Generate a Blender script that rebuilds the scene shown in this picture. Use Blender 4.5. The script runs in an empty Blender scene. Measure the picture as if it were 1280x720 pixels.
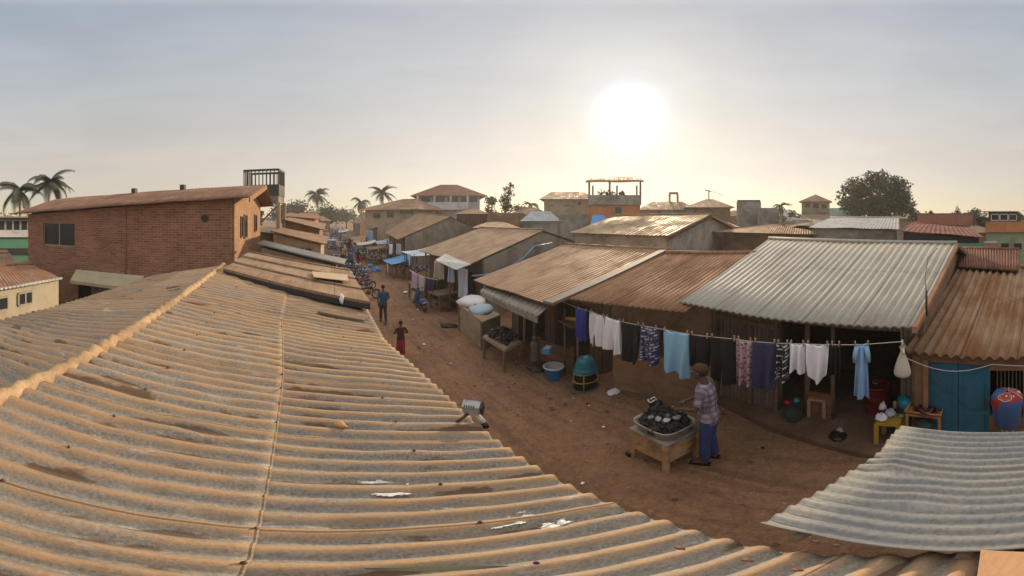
SUN_E=4.6; HAZE=.0018
SKYRAMP=((0,(.57,.41,.265)),(.06,(.57,.425,.29)),(.2,(.53,.445,.34)),(.38,(.43,.44,.42)),(.6,(.34,.38,.43)),(.8,(1.15,1.04,.88)))  # last stop: unseen zenith, brightened and warmed as added fill light
GLOWRAMP=((.0,(0,0,0)),(.5,(.04,.025,.0)),(.90,(.12,.065,.0)),(.965,(.19,.125,.02)),(.982,(.26,.20,.07)),(.989,(.29,.225,.12)),(.9945,(.36,.31,.22)),(.9965,(.47,.44,.38)),(.9985,(1.5,1.4,1.2)))
import bpy, bmesh, math, random
from mathutils import Vector, Matrix, noise
random.seed(7)
S = bpy.context.scene
COL = S.collection
F = 1280/math.pi; PX0 = 418.0; HOR = 270.0; H = 4.2
R = math.radians

# ---------- unprojection used when laying the place out ----------
def W(px, py, d=None, D=None):
    th = (px-PX0)/F; ph = (HOR-py)/F
    if D is None: D = d/math.tan(-ph)
    else: d = -D*math.tan(ph)
    return Vector((D*math.sin(th), D*math.cos(th), H-d))
def G(px, py, z=0.0): return W(px, py, d=H-z)

# ---------- mesh builder ----------
class MB:
    def __init__(s): s.v=[]; s.f=[]; s.uv=[]; s.sm=[]
    def face(s, idx, uv=None, sm=False): s.f.append(tuple(idx)); s.uv.append(uv); s.sm.append(sm)
    def add(s, pts): n=len(s.v); s.v.extend(Vector(p) for p in pts); return n
    def quad(s, a,b,c,d, uv=None, sm=False):
        n=s.add((a,b,c,d)); s.face((n,n+1,n+2,n+3),uv,sm)
    def hexa(s, b, t):
        n=s.add(list(b)+list(t)); k=len(b)
        s.face([n+i for i in range(k)][::-1]); s.face([n+k+i for i in range(k)])
        for i in range(k): j=(i+1)%k; s.face((n+i,n+j,n+k+j,n+k+i))
    def box(s, c, sz, rz=0.0, rx=0.0, ry=0.0):
        m=Matrix.Rotation(rz,3,'Z')@Matrix.Rotation(ry,3,'Y')@Matrix.Rotation(rx,3,'X'); c=Vector(c); h=Vector(sz)/2
        p=[c+m@Vector((x*h.x,y*h.y,z*h.z)) for z in (-1,1) for x,y in ((-1,-1),(1,-1),(1,1),(-1,1))]
        s.hexa(p[:4],p[4:])
    def wallbox(s, a, b, z0, z1a, z1b=None, th=.15, z0b=None):
        a=Vector((a[0],a[1],0)); b=Vector((b[0],b[1],0)); t=(b-a).normalized(); nn=Vector((-t.y,t.x,0))*th/2
        if z1b is None: z1b=z1a
        if z0b is None: z0b=z0
        up=Vector((0,0,1))
        s.hexa([a-nn+up*z0,b-nn+up*z0b,b+nn+up*z0b,a+nn+up*z0],[a-nn+up*z1a,b-nn+up*z1b,b+nn+up*z1b,a+nn+up*z1a])
    def slab(s, pts, th):
        up=Vector((0,0,th)); pts=[Vector(p) for p in pts]
        a=pts[1]-pts[0]; b=pts[2]-pts[1]
        if a.cross(b).z<0: pts=pts[::-1]
        s.hexa([p-up for p in pts],pts)
    def tube(s, pts, r, n=8, cap=True, sm=True):
        pts=[Vector(p) for p in pts]; m=len(pts); rr=r if isinstance(r,(list,tuple)) else [r]*m
        base=len(s.v); ref=None
        for i,p in enumerate(pts):
            t=(pts[min(i+1,m-1)]-pts[max(i-1,0)]).normalized()
            if ref is None: ref=Vector((0,0,1)) if abs(t.z)<.9 else Vector((1,0,0))
            u=t.cross(ref).normalized(); w=t.cross(u); ref=w if False else ref
            for k in range(n):
                a=2*math.pi*k/n; s.v.append(p+(u*math.cos(a)+w*math.sin(a))*rr[i])
        for i in range(m-1):
            for k in range(n):
                a=base+i*n+k; b=base+i*n+(k+1)%n; s.face((a,a+n,b+n,b),None,sm)
        if cap:
            s.face([base+k for k in range(n)]); s.face([base+(m-1)*n+k for k in range(n)][::-1])
    def lathe(s, c, prof, n=20, sx=1, sy=1, sm=True, closed=False):
        c=Vector(c); base=len(s.v); m=len(prof)
        for r_,z in prof:
            for k in range(n):
                a=2*math.pi*k/n; s.v.append(c+Vector((r_*math.cos(a)*sx,r_*math.sin(a)*sy,z)))
        for i in range(m-1):
            for k in range(n):
                a=base+i*n+k; b=base+i*n+(k+1)%n; s.face((a,b,b+n,a+n),None,sm)
        if not closed:
            s.face([base+k for k in range(n)][::-1])
    def blob(s, c, rad, seed=0, amp=.25, sc=1.5, n=1, rz=0, sm=True):
        bm=bmesh.new(); bmesh.ops.create_icosphere(bm,subdivisions=n+1,radius=1)
        c=Vector(c); m=Matrix.Rotation(rz,3,'Z'); base=len(s.v)
        for v in bm.verts:
            k=1+amp*noise.noise(v.co*sc+Vector((seed*7.3,seed*3.1,seed)))*2
            s.v.append(c+m@Vector((v.co.x*rad[0]*k,v.co.y*rad[1]*k,v.co.z*rad[2]*k)))
        for f in bm.faces: s.face([base+v.index for v in f.verts],None,sm)
        bm.free()
    def build(s, name, mat, parent=None, origin=None, thick=None):
        loc=WL[parent.name] if parent is not None else Vector(origin or (0,0,0))
        me=bpy.data.meshes.new(name); me.from_pydata([v-loc for v in s.v],[],s.f)
        uvl=me.uv_layers.new(name='UVMap')
        li=0
        for fi,f in enumerate(s.f):
            u=s.uv[fi]
            if u is None:
                P=[s.v[i] for i in f]; n=(P[1]-P[0]).cross(P[2]-P[1])
                if n.length<1e-12 and len(P)>3: n=(P[2]-P[1]).cross(P[3]-P[2])
                n=n.normalized() if n.length>1e-12 else Vector((0,0,1))
                if abs(n.z)<.75:
                    t=Vector((-n.y,n.x,0)).normalized(); u=[(p.dot(t),p.z) for p in P]
                else: u=[(p.x,p.y) for p in P]
            for k in range(len(f)): uvl.data[li+k].uv=u[k]
            li+=len(f)
        me.polygons.foreach_set('use_smooth',s.sm)
        me.materials.append(mat); me.update()
        o=bpy.data.objects.new(name,me); COL.objects.link(o)
        if parent is not None: o.parent=parent
        else: o.location=loc
        WL[o.name]=Vector(loc)
        if thick:
            m=o.modifiers.new('Solidify','SOLIDIFY'); m.thickness=thick; m.offset=0
        return o
WL={}
def meta(o,label=None,cat=None,group=None,kind=None):
    if label: o['label']=label
    if cat: o['category']=cat
    if group: o['group']=group
    if kind: o['kind']=kind
    return o
def thing(name,label,cat,loc=(0,0,0),group=None):
    o=bpy.data.objects.new(name,None); COL.objects.link(o); o.location=loc; o.empty_display_size=.2
    WL[o.name]=Vector(loc); return meta(o,label,cat,group)
def copy_tree(o,parent=None):
    c=o.copy(); COL.objects.link(c); c.parent=parent
    for ch in list(o.children): copy_tree(ch,c)
    return c
def place(o,loc,rz=0,sc=1): o.location=loc; o.rotation_euler=(0,0,rz); o.scale=(sc,sc,sc); return o
def recol(o,mat):
    for sl in o.material_slots: sl.link='OBJECT'; sl.material=mat

# ---------- materials ----------
MC={}
def newmat(name):
    m=bpy.data.materials.new(name); m.use_nodes=True; nt=m.node_tree
    return m,nt,nt.nodes['Principled BSDF']
def nd(nt,t,**k):
    n=nt.nodes.new(t)
    for a,b in k.items():
        if a.startswith('i_'): n.inputs[a[2:].replace('_',' ')].default_value=b
        else: setattr(n,a,b)
    return n
def ramp(nt,fac,stops):
    r=nd(nt,'ShaderNodeValToRGB'); e=r.color_ramp.elements
    while len(e)<len(stops): e.new(.5)
    for i,(p,c) in enumerate(stops):
        e[i].position=p; e[i].color=(*c,1) if not isinstance(c,(int,float)) else (c,c,c,1)
    nt.links.new(fac,r.inputs[0]); return r.outputs[0]
def noisef(nt,vec,scale,detail=5,rough=.6,dist=0):
    n=nd(nt,'ShaderNodeTexNoise'); n.inputs['Scale'].default_value=scale; n.inputs['Detail'].default_value=detail
    n.inputs['Roughness'].default_value=rough; n.inputs['Distortion'].default_value=dist
    nt.links.new(vec,n.inputs['Vector']); return n.outputs['Fac']
def mix(nt,fac,a,b,mode='MIX'):
    n=nd(nt,'ShaderNodeMix',data_type='RGBA',blend_type=mode)
    for i,x in ((0,fac),(6,a),(7,b)):
        if isinstance(x,(int,float)): n.inputs[i].default_value=x if i==0 else (x,x,x,1)
        elif isinstance(x,tuple): n.inputs[i].default_value=(*x,1)
        else: nt.links.new(x,n.inputs[i])
    return n.outputs[2]
def mapping(nt,src,scale=(1,1,1),rot=(0,0,0)):
    m=nd(nt,'ShaderNodeMapping'); m.inputs['Scale'].default_value=scale; m.inputs['Rotation'].default_value=rot
    nt.links.new(src,m.inputs['Vector']); return m.outputs[0]
def bump(nt,b,h,strength,dist=.02,prev=None):
    n=nd(nt,'ShaderNodeBump'); n.inputs['Strength'].default_value=strength; n.inputs['Distance'].default_value=dist
    nt.links.new(h,n.inputs['Height'])
    if prev is not None: nt.links.new(prev,n.inputs['Normal'])
    nt.links.new(n.outputs[0],b.inputs['Normal']); return n.outputs[0]
def mul(c,k): return tuple(min(1,x*k) for x in c)
def M(name,col,rough=.85,var=.2,scale=2.5,bmp=.25,bs=30,metal=0,dirt=None,dirta=.4,dscale=1.2):
    if name in MC: return MC[name]
    m,nt,b=newmat(name); tc=nd(nt,'ShaderNodeTexCoord'); v=tc.outputs['Object']
    n1=ramp(nt,noisef(nt,v,scale,7,.7),((.3,0),(.7,1)))
    c=mix(nt,n1,mul(col,1-var),mul(col,1+var))
    if dirt:
        n2=noisef(nt,v,dscale,6,.7,.6); c=mix(nt,ramp(nt,n2,((.62-dirta*.4,0),(.72-dirta*.2,1))),c,dirt)
    nt.links.new(c,b.inputs['Base Color']); b.inputs['Roughness'].default_value=rough; b.inputs['Metallic'].default_value=metal
    if bmp: bump(nt,b,noisef(nt,v,bs,4,.6),bmp)
    MC[name]=m; return m
def roofmat(name,base,rust,amt=.5,rough=.6,metal=.0,sheet=(.9,2.2),wave=0,lap=.5,streak=1.0):
    """corrugated sheet: separate sheets, rust streaks running down the slope, lap lines"""
    if name in MC: return MC[name]
    m,nt,b=newmat(name); tc=nd(nt,'ShaderNodeTexCoord'); uv=tc.outputs['UV']
    br=nd(nt,'ShaderNodeTexBrick'); br.inputs['Scale'].default_value=1; br.inputs['Brick Width'].default_value=sheet[0]; br.inputs['Row Height'].default_value=sheet[1]
    br.inputs['Mortar Size'].default_value=.012; br.inputs['Mortar Smooth'].default_value=.3; br.offset=0; br.inputs['Bias'].default_value=0
    br.inputs['Color1'].default_value=(.1,.1,.1,1); br.inputs['Color2'].default_value=(.9,.9,.9,1); br.inputs['Mortar'].default_value=(.5,.5,.5,1)
    nt.links.new(uv,br.inputs['Vector'])
    s1=noisef(nt,mapping(nt,uv,(5*streak,.55,1)),1.6,7,.68,.4)
    s2=noisef(nt,mapping(nt,uv,(1.1,.8,1)),1.3,5,.6,.5)
    fine=noisef(nt,mapping(nt,uv,(1,1,1)),38,4,.7)
    a=nd(nt,'ShaderNodeMath',operation='MULTIPLY_ADD'); nt.links.new(s1,a.inputs[0]); a.inputs[1].default_value=.7; 
    a2=nd(nt,'ShaderNodeMath',operation='MULTIPLY'); nt.links.new(s2,a2.inputs[0]); a2.inputs[1].default_value=.7; nt.links.new(a2.outputs[0],a.inputs[2])
    sep=nd(nt,'ShaderNodeMath',operation='MULTIPLY_ADD'); nt.links.new(br.outputs['Color'],sep.inputs[0]); sep.inputs[1].default_value=.14; nt.links.new(a.outputs[0],sep.inputs[2])
    t=.98-.42*amt
    mask=ramp(nt,sep.outputs[0],((max(0,t-.16),0),(min(1,t+.1),1)))
    c=mix(nt,mask,base,rust)
    c=mix(nt,ramp(nt,fine,((.3,.78),(.7,1.16))),(0,0,0),c); 
    c=mix(nt,1.0,c,ramp(nt,fine,((.25,.72),(.75,1.0))),'MULTIPLY')
    lm=nd(nt,'ShaderNodeMath',operation='MULTIPLY'); nt.links.new(br.outputs['Fac'],lm.inputs[0]); lm.inputs[1].default_value=lap
    c=mix(nt,lm.outputs[0],c,mul(rust,.35))
    c=mix(nt,1.0,c,ramp(nt,br.outputs['Color'],((0,.86),(1,1.0))),'MULTIPLY')
    nt.links.new(c,b.inputs['Base Color'])
    rr=ramp(nt,mask,((0,rough-.12),(1,min(1,rough+.25)))); nt.links.new(rr,b.inputs['Roughness']); b.inputs['Metallic'].default_value=metal
    p=bump(nt,b,fine,.25,.01)
    if wave:
        w=nd(nt,'ShaderNodeTexWave',wave_type='BANDS',bands_direction='X'); w.inputs['Scale'].default_value=.314/wave; nt.links.new(uv,w.inputs['Vector']); bump(nt,b,w.outputs['Fac'],1.0,.025,p)
    MC[name]=m; return m
def brickmat(name,c1,c2,mortar,bw=.26,bh=.085):
    if name in MC: return MC[name]
    m,nt,b=newmat(name); tc=nd(nt,'ShaderNodeTexCoord'); uv=tc.outputs['UV']
    br=nd(nt,'ShaderNodeTexBrick'); br.inputs['Scale'].default_value=1; br.inputs['Brick Width'].default_value=bw; br.inputs['Row Height'].default_value=bh
    br.inputs['Mortar Size'].default_value=.011; br.inputs['Mortar Smooth'].default_value=.2
    br.inputs['Color1'].default_value=(*c1,1); br.inputs['Color2'].default_value=(*c2,1); br.inputs['Mortar'].default_value=(*mortar,1)
    nt.links.new(uv,br.inputs['Vector'])
    c=br.outputs['Color']; big=noisef(nt,tc.outputs['Object'],.9,6,.7,.4)
    c=mix(nt,1.0,c,ramp(nt,big,((.3,.6),(.7,1.0))),'MULTIPLY')
    sp=noisef(nt,tc.outputs['Object'],9,4,.7); c=mix(nt,ramp(nt,sp,((.62,0),(.72,.55))),c,mul(mortar,1.3))
    nt.links.new(c,b.inputs['Base Color']); b.inputs['Roughness'].default_value=.92
    inv=nd(nt,'ShaderNodeMath',operation='SUBTRACT'); inv.inputs[0].default_value=1; nt.links.new(br.outputs['Fac'],inv.inputs[1])
    p=bump(nt,b,inv.outputs[0],.8,.015); bump(nt,b,noisef(nt,tc.outputs['Object'],45,3,.6),.3,.01,p)
    MC[name]=m; return m
def plankmat(name,c1,c2,w=.14,vertical=True,rough=.85):
    if name in MC: return MC[name]
    m,nt,b=newmat(name); tc=nd(nt,'ShaderNodeTexCoord'); uv=tc.outputs['UV']
    if vertical: uv=mapping(nt,uv,(1,1,1),(0,0,math.pi/2))
    br=nd(nt,'ShaderNodeTexBrick'); br.inputs['Scale'].default_value=1; br.inputs['Brick Width'].default_value=1.9; br.inputs['Row Height'].default_value=w
    br.inputs['Mortar Size'].default_value=.006; br.inputs['Color1'].default_value=(*c1,1); br.inputs['Color2'].default_value=(*c2,1); br.inputs['Mortar'].default_value=(*mul(c1,.25),1)
    nt.links.new(uv,br.inputs['Vector'])
    gr=noisef(nt,mapping(nt,uv,(1.5,22,1)),2,6,.7,.3)
    c=mix(nt,1.0,br.outputs['Color'],ramp(nt,gr,((.3,.55),(.7,1.0))),'MULTIPLY')
    nt.links.new(c,b.inputs['Base Color']); b.inputs['Roughness'].default_value=rough
    p=bump(nt,b,gr,.35,.01)
    MC[name]=m; return m
def plain(name,col,rough=.6,metal=0):
    if name in MC: return MC[name]
    m,nt,b=newmat(name); tc=nd(nt,'ShaderNodeTexCoord')
    c=mix(nt,noisef(nt,tc.outputs['Object'],14,4,.6),mul(col,.85),mul(col,1.12)); nt.links.new(c,b.inputs['Base Color'])
    b.inputs['Roughness'].default_value=rough; b.inputs['Metallic'].default_value=metal; MC[name]=m; return m
def clothmat(name,col,col2=None,pat=None):
    if name in MC: return MC[name]
    m,nt,b=newmat(name); tc=nd(nt,'ShaderNodeTexCoord'); v=tc.outputs['Object']; uv=tc.outputs['UV']
    c=mix(nt,noisef(nt,v,5,4,.6),mul(col,.88),mul(col,1.1))
    if pat=='block':
        w=nd(nt,'ShaderNodeTexBrick'); w.inputs['Scale'].default_value=1; w.inputs['Brick Width'].default_value=.11; w.inputs['Row Height'].default_value=.055; w.inputs['Mortar Size'].default_value=.014
        w.inputs['Color1'].default_value=(1,1,1,1); w.inputs['Color2'].default_value=(.1,.1,.1,1); w.inputs['Mortar'].default_value=(0,0,0,1)
        nt.links.new(uv,w.inputs['Vector']); n=noisef(nt,uv,26,2,.5)
        c=mix(nt,ramp(nt,mix(nt,1.0,w.outputs['Color'],ramp(nt,n,((.4,.2),(.55,1))),'MULTIPLY'),((.3,0),(.5,1))),c,col2)
    if pat=='floral':
        w=nd(nt,'ShaderNodeTexVoronoi'); w.inputs['Scale'].default_value=22; nt.links.new(uv,w.inputs['Vector'])
        c=mix(nt,ramp(nt,w.outputs['Distance'],((.32,1),(.42,0))),c,col2)
    if pat=='plaid':
        for ax,sc in (('X',3.4),('Z',3.4)):
            w=nd(nt,'ShaderNodeTexWave',wave_type='BANDS',bands_direction=ax); w.inputs['Scale'].default_value=sc; nt.links.new(v,w.inputs['Vector'])
            mk=nd(nt,'ShaderNodeMath',operation='MULTIPLY'); nt.links.new(ramp(nt,w.outputs['Fac'],((.55,0),(.72,1))),mk.inputs[0]); mk.inputs[1].default_value=.62
            c=mix(nt,mk.outputs[0],c,col2)
    if pat=='swirl':
        nn=nd(nt,'ShaderNodeTexVoronoi'); nn.inputs['Scale'].default_value=3.2; nn.inputs['Randomness'].default_value=.8
        ns=nd(nt,'ShaderNodeTexNoise'); ns.inputs['Scale'].default_value=3; nt.links.new(uv,ns.inputs['Vector']); 
        dv_=nd(nt,'ShaderNodeMix',data_type='RGBA'); dv_.inputs[0].default_value=.14; nt.links.new(uv,dv_.inputs[6]); nt.links.new(ns.outputs['Color'],dv_.inputs[7]); nt.links.new(dv_.outputs[2],nn.inputs['Vector'])
        c=ramp(nt,nn.outputs['Distance'],((.0,(.03,.05,.07)),(.10,(.55,.53,.48)),(.16,(.34,.04,.02)),(.28,(.45,.12,.02)),(.33,(.03,.09,.32)),(.38,(.55,.5,.46)),(.42,(.33,.03,.02)),(.54,(.05,.12,.30))))
        nt.nodes[-1].color_ramp.interpolation='CONSTANT'
    nt.links.new(c,b.inputs['Base Color']); b.inputs['Roughness'].default_value=.9
    bump(nt,b,noisef(nt,v,120,2,.5),.15,.004); MC[name]=m; return m
def leafmat(name,col,var=.45):
    if name in MC: return MC[name]
    m,nt,b=newmat(name); tc=nd(nt,'ShaderNodeTexCoord')
    c=mix(nt,noisef(nt,tc.outputs['Object'],.9,5,.7),mul(col,1-var),mul(col,1+var)); nt.links.new(c,b.inputs['Base Color'])
    b.inputs['Roughness'].default_value=.6; MC[name]=m; return m

GREY_T=(.30,.29,.27); RUST=(.30,.135,.065); 
m_brown=roofmat('brown_roof',(.46,.29,.18),(.29,.16,.09),.5,.7,wave=.12)
m_brown_c=roofmat('brown_corrugated',(.46,.26,.15),(.28,.14,.075),.5,.8)
m_tan=roofmat('tan_roof',(.48,.33,.21),(.32,.19,.11),.45,.7,wave=.15)
m_greyc=roofmat('grey_corrugated',(.48,.46,.41),(.40,.35,.29),.25,.75,lap=.7)
m_greyc2=roofmat('grey_sheet_near',(.24,.25,.26),(.36,.345,.32),.42,.75,sheet=(.8,3.0))
m_rustc=roofmat('rusty_corrugated',(.44,.30,.19),(.30,.14,.06),.6,.75,lap=.8)
m_orange=roofmat('orange_rust_roof',(.36,.24,.17),(.33,.135,.065),.6,.75,wave=.12)
m_red=roofmat('red_tile_roof',(.30,.10,.065),(.20,.075,.05),.5,.8,wave=.2,sheet=(.3,.3),lap=.2)
m_darkred=roofmat('dark_red_roof',(.17,.075,.05),(.10,.05,.035),.5,.8,wave=.16,sheet=(1.1,3))
m_silver=roofmat('silver_roof',(.55,.56,.56),(.33,.26,.20),.22,.45,metal=.1,wave=.15)
m_bluer=roofmat('blue_grey_roof',(.42,.5,.58),(.3,.3,.3),.3,.5,wave=.15)
m_greenr=roofmat('green_roof',(.06,.18,.12),(.08,.13,.1),.3,.6,wave=.15)
m_mud=M('mud_plaster',(.27,.165,.10),.95,.2,1.3,.5,18,dirt=(.15,.09,.06),dirta=.45,dscale=.9)
m_mud2=M('ochre_plaster',(.34,.22,.13),.95,.2,1.3,.5,18,dirt=(.19,.115,.07),dirta=.4,dscale=1.1)
m_stucco=M('grey_stucco',(.32,.27,.22),.95,.18,1.1,.5,15,dirt=(.17,.135,.10),dirta=.5,dscale=.8)
m_conc=M('concrete',(.34,.32,.29),.95,.16,1.1,.4,22,dirt=(.18,.165,.15),dirta=.45,dscale=.7)
m_cream=M('cream_plaster',(.44,.39,.30),.92,.14,1,.3,20,dirt=(.36,.29,.2),dirta=.35)
m_beige=M('beige_plaster',(.46,.36,.26),.92,.12,1,.3,20,dirt=(.3,.22,.15),dirta=.35)
m_white=M('white_wall',(.62,.63,.66),.9,.08,1,.2,20,dirt=(.42,.42,.42),dirta=.3)
m_green=M('green_wall',(.10,.27,.18),.85,.1,1,.2,20)
m_palegreen=M('pale_green_wall',(.30,.38,.22),.9,.1,1,.2,20,dirt=(.2,.24,.14),dirta=.3)
m_orangew=M('orange_wall',(.52,.22,.09),.9,.15,1,.2,20,dirt=(.34,.15,.07),dirta=.35)
m_brick=brickmat('red_brick',(.29,.12,.068),(.45,.205,.115),(.44,.31,.22),.31,.10)
m_brick2=brickmat('orange_brick',(.50,.24,.12),(.60,.33,.19),(.44,.33,.24))
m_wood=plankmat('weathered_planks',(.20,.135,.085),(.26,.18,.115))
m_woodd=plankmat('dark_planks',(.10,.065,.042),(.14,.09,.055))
m_woodh=plankmat('brown_board',(.24,.12,.06),(.30,.155,.08),.22,False)
m_tinw=roofmat('tin_wall',(.26,.235,.19),(.19,.135,.09),.45,.65,wave=.09,sheet=(.75,2.2))
m_timber=M('timber',(.19,.13,.085),.9,.25,9,.4,60)
m_timl=M('pale_timber',(.36,.27,.18),.9,.2,9,.3,60)
m_bamboo=M('bamboo',(.38,.29,.18),.7,.2,6,.2,50)
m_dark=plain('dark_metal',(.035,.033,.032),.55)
m_black=plain('black_plastic',(.008,.008,.009),.4)
m_glass=plain('window_glass',(.03,.035,.04),.12)
m_frame=plain('window_frame',(.33,.30,.25),.7)
m_framew=plain('white_frame',(.62,.62,.62),.6)
m_fascia=M('fascia_board',(.33,.17,.10),.85,.2,5,.2,30)
m_whitec=clothmat('white_cotton',(.80,.80,.84)); m_dkc=clothmat('black_cotton',(.007,.006,.006)); m_navyc=clothmat('navy_cotton',(.035,.035,.10))
m_bluec=clothmat('royal_blue_cotton',(.03,.045,.30)); m_lblue=clothmat('sky_blue_cotton',(.26,.50,.68)); m_tarp=clothmat('blue_tarp',(.10,.28,.62)); m_ltarp=clothmat('pale_tarp',(.40,.48,.58))
m_skin=M('skin',(.10,.055,.036),.55,.1,6,.1,60); m_hairk=plain('black_hair',(.012,.011,.01),.9)
m_rope=plain('rope',(.5,.48,.44),.8)

# ---------- geometry helpers ----------
def bil(E0,E1,R1,R0,a,t): return (E0*(1-a)+E1*a)*(1-t)+(R0*(1-a)+R1*a)*t
def sheet(E0,E1,R1,R0,n=0,amp=.02,rows=3,seg=6,sag=0.0,jit=0,lap=None):
    """roof sheet from eave E0-E1 to ridge R0-R1 with n corrugations across"""
    mb=MB(); nc=max(1,n*seg) if n else 8
    Lw=((E1-E0).length+(R1-R0).length)/2; Ls=((R0-E0).length+(R1-E1).length)/2
    ph=random.random()*10
    for j in range(rows+1):
        t=j/rows
        for i in range(nc+1):
            a=i/nc; p=bil(E0,E1,R1,R0,a,t)
            z=amp*math.cos(2*math.pi*n*a) if n else 0
            z+=-sag*math.sin(math.pi*t)+jit*noise.noise(Vector((a*Lw*.7+ph,t*Ls*.7,ph)))
            mb.v.append(p+Vector((0,0,z)))
    for j in range(rows):
        for i in range(nc):
            k=j*(nc+1)+i; uv=[(i/nc*Lw,j/rows*Ls),((i+1)/nc*Lw,j/rows*Ls),((i+1)/nc*Lw,(j+1)/rows*Ls),(i/nc*Lw,(j+1)/rows*Ls)]
            mb.face((k,k+1,k+nc+2,k+nc+1),uv,bool(n))
    return mb
def xy(v): return Vector((v[0],v[1],0))
def window(parent,a,b,s0,s1,z0,z1,mull=1,fm=None,gm=None,out=.09,name='window',side=1,bars=0):
    a=xy(a); b=xy(b); t=(b-a).normalized(); nn=Vector((-t.y,t.x,0))*side*out
    p=a+t*s0+nn; q=a+t*s1+nn; fw=.05; mb=MB()
    mb.wallbox(p,q,z1-fw,z1,th=.06); mb.wallbox(p,q,z0,z0+fw,th=.08)
    for k in range(mull+2):
        c=p.lerp(q,k/(mull+1)); c0=c-t*fw/2; c1=c+t*fw/2; mb.wallbox(c0,c1,z0+fw,z1-fw,th=.06)
    for k in range(bars):
        z=z0+(z1-z0)*(k+1)/(bars+1); mb.wallbox(p,q,z-.015,z+.015,th=.03)
    w=mb.build(name,fm or m_frame,parent)
    g=MB(); g.wallbox(p+t*.01,q-t*.01,z0+.01,z1-.01,th=.02); g.build('pane',gm or m_glass,w); return w
def wall(parent,a,b,za,zb,mat,th=.15,openings=(),z0=0.0,name='wall'):
    """wall a->b, top za..zb, openings (s0,s1,z0,z1)"""
    a=xy(a); b=xy(b); L=(b-a).length; t=(b-a)/L; mb=MB()
    zt=lambda s: za+(zb-za)*s/L
    cur=0
    for (s0,s1,oz0,oz1) in sorted(openings):
        s0=max(s0,0.02); s1=min(s1,L-.02)
        if s0>cur: mb.wallbox(a+t*cur,a+t*s0,z0,zt(cur),zt(s0),th)
        if oz0>z0+.01: mb.wallbox(a+t*s0,a+t*s1,z0,oz0,th=th)
        if oz1<min(zt(s0),zt(s1))-.02: mb.wallbox(a+t*s0,a+t*s1,oz1,zt(s0),zt(s1),th)
        cur=s1
    mb.wallbox(a+t*cur,b,z0,zt(cur),zb,th)
    return mb.build(name,mat,parent)
def gable(parent,pts,mat,th=.14,name='wall'):
    """vertical wall whose top follows pts (front eave, ridge, back eave)"""
    a=xy(pts[0]); b=xy(pts[-1]); t=(b-a).normalized(); nn=Vector((-t.y,t.x,0))*th/2
    P=[Vector((p.x,p.y,0)) for p in (pts[0],pts[-1])]; top=[Vector(p) for p in pts][::-1]
    poly=P+top; mb=MB()
    mb.hexa([p-nn for p in poly],[p+nn for p in poly]); return mb.build(name,mat,parent)
def house(name,label,E0,E1,R1,R0,roof,wm,f=1.0,n=0,amp=.02,ov=.35,li=.15,op=(),cat='house',group=None,ths=.03,rows=3,sag=.0,jit=.02,bov=.3,post=0,sidemat=None,cap=True,wins=(),fm=None,frontmat=None,base=None):
    c=(E0+E1+R0+R1)/4; h=thing(name,label,cat,(c.x,c.y,0),group)
    sheet(E0,E1,R1,R0,n,amp,rows,6,sag,jit).build('roof',roof,h,thick=ths)
    Ls=max(.5,(xy(R0)-xy(E0)).length); Lw=(xy(E1)-xy(E0)).length; la=li/Lw; to=ov/Ls
    dn=Vector((0,0,.07+amp))
    Q=lambda a,t: bil(E0,E1,R1,R0,a,t)-dn
    if f>0:
        K0=R0+(R0-E0)*f; K1=R1+(R1-E1)*f; K0.z=R0.z-(R0.z-E0.z)*f; K1.z=R1.z-(R1.z-E1.z)*f
        s=sheet(K1,K0,R0,R1,n,amp,rows,6,sag,jit); s.build('roof',roof,h,thick=ths)
        if cap:
            mb=MB(); u=(R1-R0).normalized(); pp=[R0-u*.03,(R0+R1)/2,R1+u*.03]; mb.tube([p+Vector((0,0,amp+.015)) for p in pp],.055,8); mb.build('ridge_cap',roof,h)
        tb=1-bov/max(.6,(xy(K0)-xy(R0)).length)
        QB=lambda a: bil(R0,R1,K1,K0,a,tb)-dn
    else:
        QB=lambda a: Q(a,1-bov/Ls)
    F0,F1=Q(la,to),Q(1-la,to); B0,B1=QB(la),QB(1-la)
    fr=wall(h,F0,F1,F0.z,F1.z,frontmat or wm,.14,op)
    wall(h,B0,B1,B0.z,B1.z,wm)
    t1=(1.0,) if f>0 else ()
    gable(h,[F0]+[Q(la,t) for t in t1]+[B0],sidemat or wm); gable(h,[F1]+[Q(1-la,t) for t in t1]+[B1],sidemat or wm)
    nsign=1 if (Vector((-(F1-F0).y,(F1-F0).x,0))).dot(xy(E0)-xy(R0))>0 else -1
    for w in wins: window(h,F0,F1,*w,fm=fm,side=nsign)
    for k in range(post):
        p=bil(E0,E1,R1,R0,(k+.5)/post if post>1 else .5,.12/Ls); mb=MB(); mb.tube([(p.x,p.y,0),(p.x+.02,p.y,p.z*.5),(p.x,p.y,p.z-.04)],.045,7); mb.build('post',m_timber,h)
    h['_F']=[*F0,*F1,nsign]
    return h
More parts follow.
